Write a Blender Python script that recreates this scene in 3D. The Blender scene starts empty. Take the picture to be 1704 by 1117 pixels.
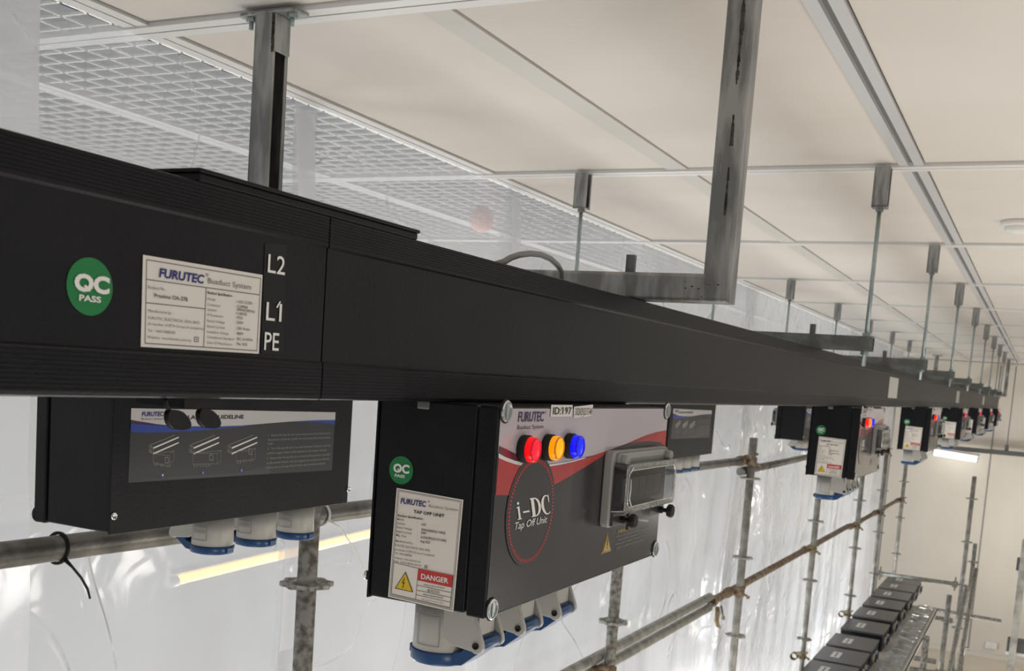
import bpy, math, random
from mathutils import Vector, Matrix, noise
random.seed(7)
SC = bpy.context.scene
COL = SC.collection
S = 0.62          # all coordinates below are in units of 0.62 m: 1 = height of the ceiling above the camera

# ------------------------------------------------------------------ camera
RC = ((0.44754300, -0.89141425, 0.07131554), (-0.05844381, -0.10873306, -0.99235147), (0.89235060, 0.43995200, -0.10076036))
FPX, CX, CY = 1758.99, 852.0, 795.9
cd = bpy.data.cameras.new('camera')
cam = bpy.data.objects.new('camera', cd); COL.objects.link(cam)
cam.matrix_world = Matrix(((RC[0][0], -RC[1][0], -RC[2][0], 0), (RC[0][1], -RC[1][1], -RC[2][1], 0), (RC[0][2], -RC[1][2], -RC[2][2], 0), (0, 0, 0, 1)))
cd.sensor_width = 36.0; cd.lens = FPX / 1704 * 36
cd.shift_y = (CY - 558.5) / 1704
cd.clip_start = 0.01; cd.clip_end = 200
cd.dof.use_dof = True; cd.dof.focus_distance = 1.25; cd.dof.aperture_fstop = 17
SC.camera = cam

# ------------------------------------------------------------------ view, world, lights
SC.view_settings.view_transform = 'Standard'; SC.view_settings.look = 'None'
SC.view_settings.gamma = 1; SC.view_settings.use_curve_mapping = False
SC.view_settings.exposure = 0.0
W = bpy.data.worlds.new('world'); SC.world = W; W.use_nodes = True
W.node_tree.nodes['Background'].inputs[0].default_value = (1.0, 0.96, 0.91, 1)
W.node_tree.nodes['Background'].inputs[1].default_value = 0.30

def light(name, kind, loc, power, color=(1, 1, 1), size=0.3, size_y=None, aim=None):
    d = bpy.data.lights.new(name, kind); d.energy = power; d.color = color
    if kind == 'AREA':
        d.shape = 'RECTANGLE' if size_y else 'SQUARE'; d.size = size * S
        if size_y: d.size_y = size_y * S
    else:
        d.shadow_soft_size = size * S
    o = bpy.data.objects.new(name, d); COL.objects.link(o); o.location = Vector(loc) * S
    if aim: o.rotation_euler = (Vector(aim) - Vector(loc)).to_track_quat('-Z', 'Y').to_euler()
    return o
# batten lamps of the hall (right of the frame) and of the space behind the plastic, plus added fill lights
for i, x in enumerate((-2.0, 4.0, 9.0, 21.0)):
    light('hall_lamp', 'AREA', (x, -4.5, -2.6), 24, (1, 0.94, 0.87), 2.0, 0.4, (x + 1.0, 3, -1.6))
    light('low_fill_light', 'AREA', (x + 2, 0.2, -5.2), 28, (1, 0.94, 0.86), 3.0, 2.5, (x + 2, 0.0, 1.0))  # low area light added to brighten the ceiling, no fitting there
light('hall_lamp', 'AREA', (24.6, -1.8, -2.2), 19, (1, 0.95, 0.88), 3.0, 0.6, (27.3, -1.4, -2.4))  # added area light that spreads light evenly over the back wall
for i, x in enumerate((1.0, 5.5, 10.0, 15.0, 20.0)):
    light('side_hall_lamp', 'AREA', (x, 6.6, -4.4), (86, 84, 92, 106, 106)[i], (0.93, 0.965, 1.0), 2.4, 1.2, (x, 2.6, -4.0))

# ------------------------------------------------------------------ materials
def mat(name, color, rough=0.5, metal=0.0, spec=0.5, noise_scale=None, color2=None, bump=0.0, bump_scale=60, emit=None, lo=0.4, hi=0.62, stretch=None, detail=4):
    m = bpy.data.materials.new(name); m.use_nodes = True
    nt = m.node_tree; b = nt.nodes['Principled BSDF']
    b.inputs['Base Color'].default_value = (*color, 1); b.inputs['Roughness'].default_value = rough
    b.inputs['Metallic'].default_value = metal; b.inputs['Specular IOR Level'].default_value = spec
    tc = None
    if noise_scale or bump:
        tc = nt.nodes.new('ShaderNodeTexCoord'); src = tc.outputs['Object']
        if stretch:
            mp = nt.nodes.new('ShaderNodeMapping'); mp.inputs['Scale'].default_value = stretch
            nt.links.new(src, mp.inputs[0]); src = mp.outputs[0]
    if noise_scale:
        n = nt.nodes.new('ShaderNodeTexNoise'); n.inputs['Scale'].default_value = noise_scale; n.inputs['Detail'].default_value = detail
        r = nt.nodes.new('ShaderNodeValToRGB'); r.color_ramp.elements[0].position = lo; r.color_ramp.elements[1].position = hi
        r.color_ramp.elements[0].color = (*color, 1); r.color_ramp.elements[1].color = (*(color2 or color), 1)
        nt.links.new(src, n.inputs['Vector']); nt.links.new(n.outputs[0], r.inputs[0]); nt.links.new(r.outputs[0], b.inputs['Base Color'])
    if bump:
        n2 = nt.nodes.new('ShaderNodeTexNoise'); n2.inputs['Scale'].default_value = bump_scale
        bp = nt.nodes.new('ShaderNodeBump'); bp.inputs['Strength'].default_value = bump; bp.inputs['Distance'].default_value = 0.004
        nt.links.new(src, n2.inputs['Vector']); nt.links.new(n2.outputs[0], bp.inputs['Height']); nt.links.new(bp.outputs[0], b.inputs['Normal'])
    if emit:
        b.inputs['Emission Color'].default_value = (*emit[0], 1); b.inputs['Emission Strength'].default_value = emit[1]
    return m
def sr(r, g, b):   # sRGB 0-255 to linear
    f = lambda c: (c / 255 / 12.92) if c <= 10 else ((c / 255 + 0.055) / 1.055) ** 2.4
    return (f(r), f(g), f(b))
M = {}
M['bus_black'] = mat('bus_black', (0.0042, 0.0042, 0.0066), 0.42, 0, 0.26, 9, (0.0070, 0.0070, 0.0098), 0.08, 300)
M['box_black'] = mat('box_black', (0.0036, 0.0040, 0.0065), 0.42, 0, 0.26, 12, (0.0065, 0.007, 0.010), 0.1, 250)
M['dark'] = mat('dark', (0.004, 0.004, 0.004), 0.7)
M['rubber'] = mat('rubber', (0.004, 0.004, 0.004), 0.5, 0, 0.3)
M['strut'] = mat('strut', (0.22, 0.225, 0.225), 0.40, 0.75, 0.5, 26, (0.40, 0.405, 0.40), 0.15, 160, stretch=(2, 2, 0.35))
M['strut_shade'] = mat('strut_shade', (0.06, 0.06, 0.055), 0.6, 0.4)  # strut steel with the shade inside the channel put into its colour
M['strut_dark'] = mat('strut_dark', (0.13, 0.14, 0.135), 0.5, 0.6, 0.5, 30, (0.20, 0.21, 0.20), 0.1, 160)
M['weld'] = mat('weld', (0.02, 0.017, 0.015), 0.7, 0.2, 0.4, 60, (0.08, 0.07, 0.06))
M['zinc'] = mat('zinc', (0.33, 0.40, 0.41), 0.35, 0.7, 0.5, 40, (0.42, 0.47, 0.47))
M['chrome'] = mat('chrome', (0.75, 0.78, 0.78), 0.15, 1.0)
M['galv'] = mat('galv', (0.23, 0.225, 0.20), 0.45, 0.45, 0.5, 18, (0.42, 0.41, 0.38), 0.2, 90, lo=0.35, hi=0.65)
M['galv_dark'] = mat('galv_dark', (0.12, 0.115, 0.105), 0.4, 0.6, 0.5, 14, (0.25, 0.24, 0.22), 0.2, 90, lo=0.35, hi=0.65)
M['galv_worn'] = mat('galv_worn', (0.15, 0.14, 0.12), 0.55, 0.3, 0.5, 45, (0.40, 0.39, 0.36), 0.3, 120, lo=0.38, hi=0.6)
M['rust'] = mat('rust', (0.16, 0.10, 0.06), 0.75, 0.15, 0.4, 30, (0.30, 0.25, 0.19), 0.4, 120)
M['brass_rust'] = mat('brass_rust', (0.20, 0.16, 0.09), 0.6, 0.4, 0.4, 40, (0.33, 0.28, 0.18), 0.3, 120)
M['ceiling'] = mat('ceiling', (0.66, 0.625, 0.58), 0.85, 0, 0.25, 3, (0.68, 0.645, 0.60))
M['trim'] = mat('trim', (0.72, 0.71, 0.69), 0.45, 0, 0.5)
M['seam_strip'] = mat('seam_strip', (0.58, 0.56, 0.53), 0.6)
M['rail'] = mat('rail', (0.66, 0.66, 0.67), 0.35, 0.25, 0.5)
M['gap'] = mat('gap', (0.05, 0.045, 0.04), 0.9)
M['gap_grey'] = mat('gap_grey', (0.20, 0.20, 0.20), 0.7)
M['grid'] = mat('grid', (0.85, 0.83, 0.79), 0.6)
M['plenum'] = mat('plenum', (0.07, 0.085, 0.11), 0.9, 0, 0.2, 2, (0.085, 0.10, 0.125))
M['wall'] = mat('wall', (0.63, 0.59, 0.52), 0.6, 0, 0.3, 2, (0.65, 0.61, 0.54))
M['side_wall'] = mat('side_wall', (0.72, 0.73, 0.74), 0.8)
M['floor'] = mat('floor', (0.70, 0.63, 0.52), 0.4, 0, 0.4, 4, (0.74, 0.67, 0.56))
M['sock_grey'] = mat('sock_grey', sr(186, 184, 178), 0.38, 0, 0.45)
M['sock_blue'] = mat('sock_blue', (0.012, 0.065, 0.19), 0.3, 0, 0.5)
M['frame_grey'] = mat('frame_grey', sr(150, 149, 147), 0.45)
M['panel_dark'] = mat('panel_dark', (0.036, 0.033, 0.035), 0.19, 0, 0.5, 20, (0.042, 0.039, 0.041))
M['panel_grey'] = mat('panel_grey', sr(188, 181, 188), 0.19, 0, 0.5)
M['panel_red'] = mat('panel_red', sr(176, 58, 56), 0.19, 0, 0.5)
M['panel_maroon'] = mat('panel_maroon', sr(105, 55, 68), 0.19, 0, 0.5)
M['panel_white'] = mat('panel_white', sr(222, 220, 222), 0.19, 0, 0.5)
M['guide_dark'] = mat('guide_dark', (0.035, 0.034, 0.036), 0.3, 0, 0.6)
M['guide_mid'] = mat('guide_mid', (0.055, 0.054, 0.056), 0.3, 0, 0.6)
M['guide_white'] = mat('guide_white', sr(200, 198, 200), 0.3, 0, 0.6)
M['blue_band'] = mat('blue_band', (0.022, 0.06, 0.33), 0.3, 0, 0.6)
M['paper'] = mat('paper', sr(222, 219, 214), 0.5, 0, 0.4)
M['silver_paper'] = mat('silver_paper', (0.76, 0.71, 0.64), 0.3, 0.0, 0.5, 9, (0.82, 0.78, 0.72))
M['navy'] = mat('navy', (0.018, 0.018, 0.17), 0.5)
M['plum'] = mat('plum', (0.035, 0.025, 0.10), 0.5)
M['ink'] = mat('ink', (0.02, 0.02, 0.02), 0.5)
M['ink_grey'] = mat('ink_grey', (0.14, 0.14, 0.14), 0.5)
M['ink_white'] = mat('ink_white', (0.80, 0.80, 0.78), 0.5)
M['ink_dim'] = mat('ink_dim', (0.26, 0.26, 0.26), 0.5)
M['green'] = mat('green', (0.006, 0.19, 0.05), 0.4)
M['danger_red'] = mat('danger_red', (0.55, 0.045, 0.04), 0.4)
M['yellow'] = mat('yellow', (0.75, 0.50, 0.015), 0.4)
M['amber_ink'] = mat('amber_ink', (0.50, 0.33, 0.06), 0.4)
M['phase_black'] = mat('phase_black', (0.004, 0.004, 0.005), 0.25, 0, 0.5)
M['silver_plate'] = mat('silver_plate', (0.62, 0.61, 0.58), 0.4, 0.3)
M['led_red'] = mat('led_red', (0.3, 0, 0), 0.2, 0, 0.4, emit=((1.0, 0.0, 0.006), 1.1))
M['led_red_face'] = mat('led_red_face', (0.3, 0, 0), 0.2, 0, 0.4, emit=((1.0, 0.004, 0.03), 1.0))
M['led_amber'] = mat('led_amber', (0.3, 0.1, 0), 0.2, 0, 0.4, emit=((1.0, 0.32, 0.0), 0.95))
M['led_amber_face'] = mat('led_amber_face', (0.3, 0.1, 0), 0.2, 0, 0.4, emit=((1.0, 0.40, 0.0), 1.05))
M['led_blue'] = mat('led_blue', (0, 0, 0.2), 0.2, 0, 0.4, emit=((0.005, 0.006, 1.0), 1.0))
M['led_blue_face'] = mat('led_blue_face', (0, 0, 0.2), 0.2, 0, 0.4, emit=((0.0, 0.012, 1.0), 0.85))
M['led_red_edge'] = mat('led_red_edge', (0.25, 0, 0), 0.15, 0, 0.5, emit=((1.0, 0.0, 0.01), 0.30))
M['led_amber_edge'] = mat('led_amber_edge', (0.3, 0.08, 0), 0.15, 0, 0.5, emit=((1.0, 0.25, 0.0), 0.38))
M['led_blue_edge'] = mat('led_blue_edge', (0, 0, 0.2), 0.15, 0, 0.5, emit=((0.0, 0.0, 1.0), 0.38))
M['tube_white'] = mat('tube_white', (1, 1, 1), 0.4, emit=((1.0, 0.97, 0.92), 7.0))
M['tube_warm'] = mat('tube_warm', (1, 1, 1), 0.4, emit=((1.0, 0.54, 0.05), 2.8))
M['white_plastic'] = mat('white_plastic', (0.74, 0.73, 0.70), 0.4)
M['trunk_grey'] = mat('trunk_grey', (0.10, 0.105, 0.105), 0.5, 0.3)
M['deck'] = mat('deck', (0.72, 0.70, 0.65), 0.5, 0.1, 0.5, 14, (0.62, 0.60, 0.55), 0.2, 90)
M['box_top'] = mat('box_top', (0.070, 0.064, 0.062), 0.35, 0, 0.5)
M['cable_grey'] = mat('cable_grey', (0.22, 0.22, 0.22), 0.45)
M['pink'] = mat('pink', (0.80, 0.46, 0.40), 0.7)

def clear_mat(name, base, rough, alpha, bump=0.0, bscale=40):
    m = bpy.data.materials.new(name); m.use_nodes = True; nt = m.node_tree
    for n in list(nt.nodes): nt.nodes.remove(n)
    out = nt.nodes.new('ShaderNodeOutputMaterial'); mx = nt.nodes.new('ShaderNodeMixShader')
    tr = nt.nodes.new('ShaderNodeBsdfTransparent'); tr.inputs[0].default_value = (*base, 1)
    gl = nt.nodes.new('ShaderNodeBsdfGlossy'); gl.inputs['Roughness'].default_value = rough
    fr = nt.nodes.new('ShaderNodeFresnel'); fr.inputs[0].default_value = 1.5
    ad = nt.nodes.new('ShaderNodeMath'); ad.operation = 'ADD'; ad.inputs[1].default_value = alpha
    nt.links.new(fr.outputs[0], ad.inputs[0]); nt.links.new(ad.outputs[0], mx.inputs[0])
    nt.links.new(tr.outputs[0], mx.inputs[1]); nt.links.new(gl.outputs[0], mx.inputs[2]); nt.links.new(mx.outputs[0], out.inputs[0])
    if bump:
        tc = nt.nodes.new('ShaderNodeTexCoord'); n2 = nt.nodes.new('ShaderNodeTexNoise'); n2.inputs['Scale'].default_value = bscale
        n2.inputs['Distortion'].default_value = 1.2
        bp = nt.nodes.new('ShaderNodeBump'); bp.inputs['Strength'].default_value = bump; bp.inputs['Distance'].default_value = 0.01
        nt.links.new(tc.outputs['Object'], n2.inputs['Vector']); nt.links.new(n2.outputs[0], bp.inputs['Height'])
        nt.links.new(bp.outputs[0], gl.inputs['Normal']); nt.links.new(bp.outputs[0], fr.inputs['Normal'])
    return m
M['clear'] = clear_mat('clear', (0.62, 0.63, 0.63), 0.08, 0.03)
M['clear_rim'] = clear_mat('clear_rim', (0.55, 0.56, 0.56), 0.25, 0.30, 1.0, 220)

def sheet_mat(name, haze, white, shine, bump=0.42, crease=0.0):
    m = bpy.data.materials.new(name); m.use_nodes = True; nt = m.node_tree
    for n in list(nt.nodes): nt.nodes.remove(n)
    N = nt.nodes.new; L = nt.links.new
    out = N('ShaderNodeOutputMaterial'); tc = N('ShaderNodeTexCoord')
    tr = N('ShaderNodeBsdfTransparent'); tr.inputs[0].default_value = (0.93, 0.94, 0.95, 1)
    tl = N('ShaderNodeBsdfTranslucent'); tl.inputs[0].default_value = (*white, 1)
    df = N('ShaderNodeBsdfDiffuse'); df.inputs[0].default_value = (*white, 1)
    gl = N('ShaderNodeBsdfGlossy'); gl.inputs['Roughness'].default_value = 0.09; gl.inputs[0].default_value = (1, 1, 1, 1)
    m1 = N('ShaderNodeMixShader'); m1.inputs[0].default_value = 0.26; L(tl.outputs[0], m1.inputs[1]); L(df.outputs[0], m1.inputs[2])
    n = N('ShaderNodeTexNoise'); n.inputs['Scale'].default_value = 1.3; n.inputs['Detail'].default_value = 3
    mr = N('ShaderNodeMapRange'); mr.inputs[1].default_value = 0.3; mr.inputs[2].default_value = 0.7
    mr.inputs[3].default_value = haze - 0.09; mr.inputs[4].default_value = haze + 0.09
    L(tc.outputs['Object'], n.inputs['Vector']); L(n.outputs[0], mr.inputs[0])
    m2 = N('ShaderNodeMixShader'); L(mr.outputs[0], m2.inputs[0]); L(tr.outputs[0], m2.inputs[1]); L(m1.outputs[0], m2.inputs[2])
    m3 = N('ShaderNodeMixShader'); fr = N('ShaderNodeFresnel'); fr.inputs[0].default_value = 1.35
    ml = N('ShaderNodeMath'); ml.operation = 'MULTIPLY'; ml.inputs[1].default_value = shine
    L(fr.outputs[0], ml.inputs[0]); L(ml.outputs[0], m3.inputs[0]); L(m2.outputs[0], m3.inputs[1]); L(gl.outputs[0], m3.inputs[2])
    L(m3.outputs[0], out.inputs[0])
    w = N('ShaderNodeTexNoise'); w.inputs['Scale'].default_value = 4.2; w.inputs['Detail'].default_value = 3; w.inputs['Distortion'].default_value = 1.0
    bp = N('ShaderNodeBump'); bp.inputs['Strength'].default_value = bump; bp.inputs['Distance'].default_value = 0.03
    L(tc.outputs['Object'], w.inputs['Vector']); L(w.outputs[0], bp.inputs['Height'])
    nrm = bp.outputs[0]
    if crease:                                   # sparse sharp fold lines
        v = N('ShaderNodeTexNoise'); v.inputs['Scale'].default_value = 1.5; v.inputs['Detail'].default_value = 1.0; v.inputs['Distortion'].default_value = 0.8
        sb = N('ShaderNodeMath'); sb.operation = 'SUBTRACT'; sb.inputs[1].default_value = 0.5
        ab = N('ShaderNodeMath'); ab.operation = 'ABSOLUTE'
        r2 = N('ShaderNodeMapRange'); r2.interpolation_type = 'SMOOTHSTEP'; r2.inputs[1].default_value = 0.0; r2.inputs[2].default_value = 0.012; r2.inputs[3].default_value = 1.0; r2.inputs[4].default_value = 0.0
        L(tc.outputs['Object'], v.inputs['Vector']); L(v.outputs[0], sb.inputs[0]); L(sb.outputs[0], ab.inputs[0]); L(ab.outputs[0], r2.inputs[0])
        b2 = N('ShaderNodeBump'); b2.inputs['Strength'].default_value = crease; b2.inputs['Distance'].default_value = 0.012
        L(r2.outputs[0], b2.inputs['Height']); L(nrm, b2.inputs['Normal']); nrm = b2.outputs[0]
    L(nrm, gl.inputs['Normal']); L(nrm, fr.inputs['Normal'])
    return m
M['sheet'] = sheet_mat('sheet', 0.57, (0.70, 0.70, 0.715), 0.75, 0.22, 0.8)
M['sheet_crinkled'] = sheet_mat('sheet_crinkled', 0.57, (0.70, 0.70, 0.715), 0.95, 0.75)
M['sheet_thick'] = sheet_mat('sheet_thick', 0.82, (0.86, 0.855, 0.86), 0.75, 0.08, 0.8)
M['bubble_wrap'] = sheet_mat('bubble_wrap', 0.60, (0.86, 0.87, 0.88), 1.3)

# ------------------------------------------------------------------ mesh helpers
class MB:
    def __init__(s): s.v = []; s.f = []; s.m = []; s.sm = []; s.names = []
    def mi(s, name):
        if name not in s.names: s.names.append(name)
        return s.names.index(name)
    def add(s, vs, fs, m, smooth=False):
        o = len(s.v); k = s.mi(m); s.v += [tuple(v) for v in vs]
        for f in fs: s.f.append([i + o for i in f]); s.m.append(k); s.sm.append(smooth)
        return s
    def box(s, x0, x1, y0, y1, z0, z1, m):
        v = [(x, y, z) for x in (x0, x1) for y in (y0, y1) for z in (z0, z1)]
        return s.add(v, [(0, 1, 3, 2), (4, 6, 7, 5), (0, 4, 5, 1), (2, 3, 7, 6), (0, 2, 6, 4), (1, 5, 7, 3)], m)
    def tube(s, p0, p1, r, m, n=16, r1=None, caps=True, smooth=True):
        return s.path([p0, p1], [r, r if r1 is None else r1], m, n, caps, smooth)
    def path(s, pts, rad, m, n=12, caps=True, smooth=True, closed=False):
        pts = [Vector(p) for p in pts]; vs = []; fs = []
        if not isinstance(rad, (list, tuple)): rad = [rad] * len(pts)
        up = None; K = len(pts)
        for i, p in enumerate(pts):
            if closed: t = pts[(i + 1) % K] - pts[i - 1]
            else: t = pts[min(i + 1, K - 1)] - pts[max(i - 1, 0)]
            t.normalize()
            if up is None:
                up = Vector((0, 0, 1)) if abs(t.z) < 0.9 else Vector((1, 0, 0))
            a = up - t * up.dot(t); a.normalize(); b = t.cross(a); up = a
            for k in range(n):
                q = 2 * math.pi * k / n
                vs.append(p + (a * math.cos(q) + b * math.sin(q)) * rad[i])
        for i in range(K if closed else K - 1):
            j = (i + 1) % K
            for k in range(n):
                fs.append((i * n + k, i * n + (k + 1) % n, j * n + (k + 1) % n, j * n + k))
        s.add(vs, fs, m, smooth)
        if caps and not closed:
            o = len(s.v) - len(vs)
            s.f.append([o + k for k in range(n)][::-1]); s.m.append(s.mi(m)); s.sm.append(False)
            s.f.append([o + (K - 1) * n + k for k in range(n)]); s.m.append(s.mi(m)); s.sm.append(False)
        return s
    def prism(s, poly, fn, h0, h1, m, m_side=None):
        n = len(poly); vs = [fn(a, b, h0) for a, b in poly] + [fn(a, b, h1) for a, b in poly]
        o = len(s.v); s.v += [tuple(v) for v in vs]; k = s.mi(m); k2 = s.mi(m_side or m)
        s.f.append([o + i for i in range(n)][::-1]); s.m.append(k); s.sm.append(False)
        s.f.append([o + n + i for i in range(n)]); s.m.append(k); s.sm.append(False)
        for i in range(n):
            j = (i + 1) % n
            s.f.append([o + i, o + j, o + n + j, o + n + i]); s.m.append(k2); s.sm.append(False)
        return s
    def lathe(s, prof, fn, m, n=32, smooth=True):   # prof: (r, h); fn(a, b, h)
        vs = []; fs = []
        for r, h in prof:
            for k in range(n):
                q = 2 * math.pi * k / n; vs.append(fn(r * math.cos(q), r * math.sin(q), h))
        for i in range(len(prof) - 1):
            for k in range(n): fs.append((i * n + k, i * n + (k + 1) % n, (i + 1) * n + (k + 1) % n, (i + 1) * n + k))
        return s.add(vs, fs, m, smooth)
    def extrude(s, prof, axis, a0, a1, m, closed=True):   # 2D profile in the other two axes, swept along axis
        f = {'x': lambda u, v, a: (a, u, v), 'y': lambda u, v, a: (u, a, v), 'z': lambda u, v, a: (u, v, a)}[axis]
        return s.prism(prof, f, a0, a1, m)

def rrect(x0, x1, y0, y1, r, n=5):
    out = []
    for cx, cy, a in ((x1 - r, y1 - r, 0), (x0 + r, y1 - r, 90), (x0 + r, y0 + r, 180), (x1 - r, y0 + r, 270)):
        for k in range(n + 1):
            q = math.radians(a + 90 * k / n); out.append((cx + r * math.cos(q), cy + r * math.sin(q)))
    return out

def build(name, mb, parent=None, bevel=0.0, seg=2, origin=None, kind=None):
    if origin is None: origin = Vector(parent['_o']) if parent is not None else Vector((0, 0, 0))
    origin = Vector(origin)
    me = bpy.data.meshes.new(name)
    me.from_pydata([((Vector(v) - origin) * S)[:] for v in mb.v], [], mb.f)
    for n in mb.names: me.materials.append(M[n])
    me.polygons.foreach_set('material_index', mb.m); me.polygons.foreach_set('use_smooth', mb.sm); me.update()
    o = bpy.data.objects.new(name, me); COL.objects.link(o)
    if parent is not None: o.parent = parent
    else: o.location = origin * S
    o['_o'] = list(origin)
    if bevel:
        b = o.modifiers.new('bevel', 'BEVEL'); b.width = bevel * S; b.segments = seg; b.limit_method = 'ANGLE'; b.angle_limit = math.radians(40)
    if kind: o['kind'] = kind
    return o
def tag(o, label, cat, group=None):
    o['label'] = label; o['category'] = cat
    if group: o['group'] = group
    return o
def thing(name, label, cat, loc, group=None):
    o = bpy.data.objects.new(name, None); COL.objects.link(o); o.location = Vector(loc) * S; o['_o'] = list(loc)
    o.empty_display_size = 0.02
    return tag(o, label, cat, group)
def solo(name, mb, label, cat, group=None, bevel=0.0):
    xs = list(zip(*mb.v)); org = ((min(xs[0]) + max(xs[0])) / 2, (min(xs[1]) + max(xs[1])) / 2, min(xs[2]))
    return tag(build(name, mb, None, bevel, origin=org), label, cat, group)
def copy_tree(o, parent=None):
    c = o.copy(); COL.objects.link(c)
    if parent is not None: c.parent = parent
    for ch in list(o.children): copy_tree(ch, c)
    return c
def dup(root, loc, label, rz=None, group=None):
    c = copy_tree(root); c.location = Vector(loc) * S; c['label'] = label; c['_o'] = list(loc)
    if rz is not None: c.rotation_euler.z = rz
    if group: c['group'] = group
    return c

# ------------------------------------------------------------------ survey of flat printed faces (photo pixel + known plane -> point)
def ray(u, v):
    a, b, c = u - CX, v - CY, FPX
    return Vector([RC[0][i] * a + RC[1][i] * b + RC[2][i] * c for i in range(3)])
def on_y(u, v, y): d = ray(u, v); return d * (y / d.y)
def on_x(u, v, x): d = ray(u, v); return d * (x / d.x)

_tc = {}
def glyphs(txt, bold=0.0, shear=0.0):
    key = (txt, bold, shear)
    if key in _tc: return _tc[key]
    c = bpy.data.curves.new('t', 'FONT'); c.body = txt; c.size = 1; c.offset = bold; c.shear = shear; c.resolution_u = 3
    c.fill_mode = 'FRONT'
    o = bpy.data.objects.new('t', c); COL.objects.link(o)
    dg = bpy.context.evaluated_depsgraph_get(); dg.update()
    e = o.evaluated_get(dg); me = e.to_mesh()
    vs = [(v.co.x, v.co.y) for v in me.vertices]; fs = [list(p.vertices) for p in me.polygons]
    e.to_mesh_clear(); bpy.data.objects.remove(o); bpy.data.curves.remove(c)
    _tc[key] = (vs, fs)
    return _tc[key]

class Print:
    """flat print on a plane; positions are read off a crop of the photograph (x0, y0, scale)"""
    def __init__(s, mb, crop, axis, val, back=False):
        s.mb = mb; s.crop = crop; s.axis = axis; s.val = val; s.lim = None
    def at(s, zx, zy, k=0):
        u = s.crop[0] + zx * s.crop[2]; v = s.crop[1] + zy * s.crop[2]
        p = on_y(u, v, s.val) if s.axis == 'y' else on_x(u, v, s.val)
        q = p.copy()
        if s.lim: q.x = min(max(q.x, s.lim[0]), s.lim[1]); q.z = min(max(q.z, s.lim[2]), s.lim[3])
        if s.axis == 'y': q.y = s.val - 0.0004 - k * 0.0004
        else: q.x = s.val - 0.0004 - k * 0.0004
        return q
    def poly(s, pts, m, k=0):
        s.mb.add([s.at(x, y, k) for x, y in pts], [list(range(len(pts)))], m)
    def rect(s, x0, y0, x1, y1, m, k=0):      # axis-aligned on the plane: corners TL, BR
        a = s.at(x0, y0, k); b = s.at(x1, y1, k); c = a.copy(); c.z = b.z; d = b.copy(); d.z = a.z
        s.mb.add([a, d, b, c], [(0, 1, 2, 3)], m)
    def line(s, a, b, w, m, k=2):
        A = s.at(*a, k); B = s.at(*b, k); d = B - A; n = Vector((1, 0, 0)) if s.axis == 'x' else Vector((0, 1, 0))
        t = d.cross(n); t.normalize(); t *= w / 2
        s.mb.add([A + t, B + t, B - t, A - t], [(0, 1, 2, 3)], m)
    def text(s, txt, L, R, top, m='ink', bold=0.0, shear=0.0, k=3):
        vs, fs = glyphs(txt, bold, shear)
        if not vs: return
        x0 = min(v[0] for v in vs); x1 = max(v[0] for v in vs)
        A = s.at(*L, k); B = s.at(*R, k); T = s.at(*top, k)
        h = (T - A).z; base = (A.z + B.z) / 2
        ax = 0 if s.axis == 'y' else 1
        w = B[ax] - A[ax]; out = []
        cap = 0.73
        for x, y in vs:
            p = A.copy(); p[ax] = A[ax] + (x - x0) / (x1 - x0) * w; p.z = base + y / cap * h
            out.append(p)
        s.mb.add(out, fs, m)
    def disc(s, c, rx, ry, m, k=0, n=40, ring=None, dash=None):
        O = s.at(*c, k); ax = 0 if s.axis == 'y' else 1
        a = abs((s.at(c[0] + rx, c[1], k) - s.at(c[0] - rx, c[1], k))[ax]) / 2
        b = abs((s.at(c[0], c[1] - ry, k) - s.at(c[0], c[1] + ry, k)).z) / 2
        r = (a + b) / 2 if abs(a - b) < 0.25 * b else None
        A = r or a; B = r or b
        def P(q, f):
            p = O.copy(); p[ax] += math.cos(q) * A * f; p.z += math.sin(q) * B * f; return p
        if ring is None:
            s.mb.add([P(2 * math.pi * i / n, 1) for i in range(n)], [list(range(n))], m)
        else:
            for i in range(n):
                q0 = 2 * math.pi * i / n; q1 = 2 * math.pi * (i + (0.55 if dash else 1)) / n
                s.mb.add([P(q0, 1), P(q1, 1), P(q1, ring), P(q0, ring)], [(0, 1, 2, 3)], m)
    def qc(s, L, R, top, L2, R2, top2):
        s.text('OC', L, R, top, 'ink_white', 0.05)
        w = R[0] - L[0]; h = L[1] - top[1]
        x, y = L[0] + w * 0.36, L[1] + 2
        s.poly([(x - w * 0.10, y - h * 0.30), (x - w * 0.02, y - h * 0.32), (x + w * 0.11, y + h * 0.06), (x + w * 0.01, y + h * 0.05)], 'ink_white', 4)
        s.text('PASS', L2, R2, top2, 'ink_white', 0.03)

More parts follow.
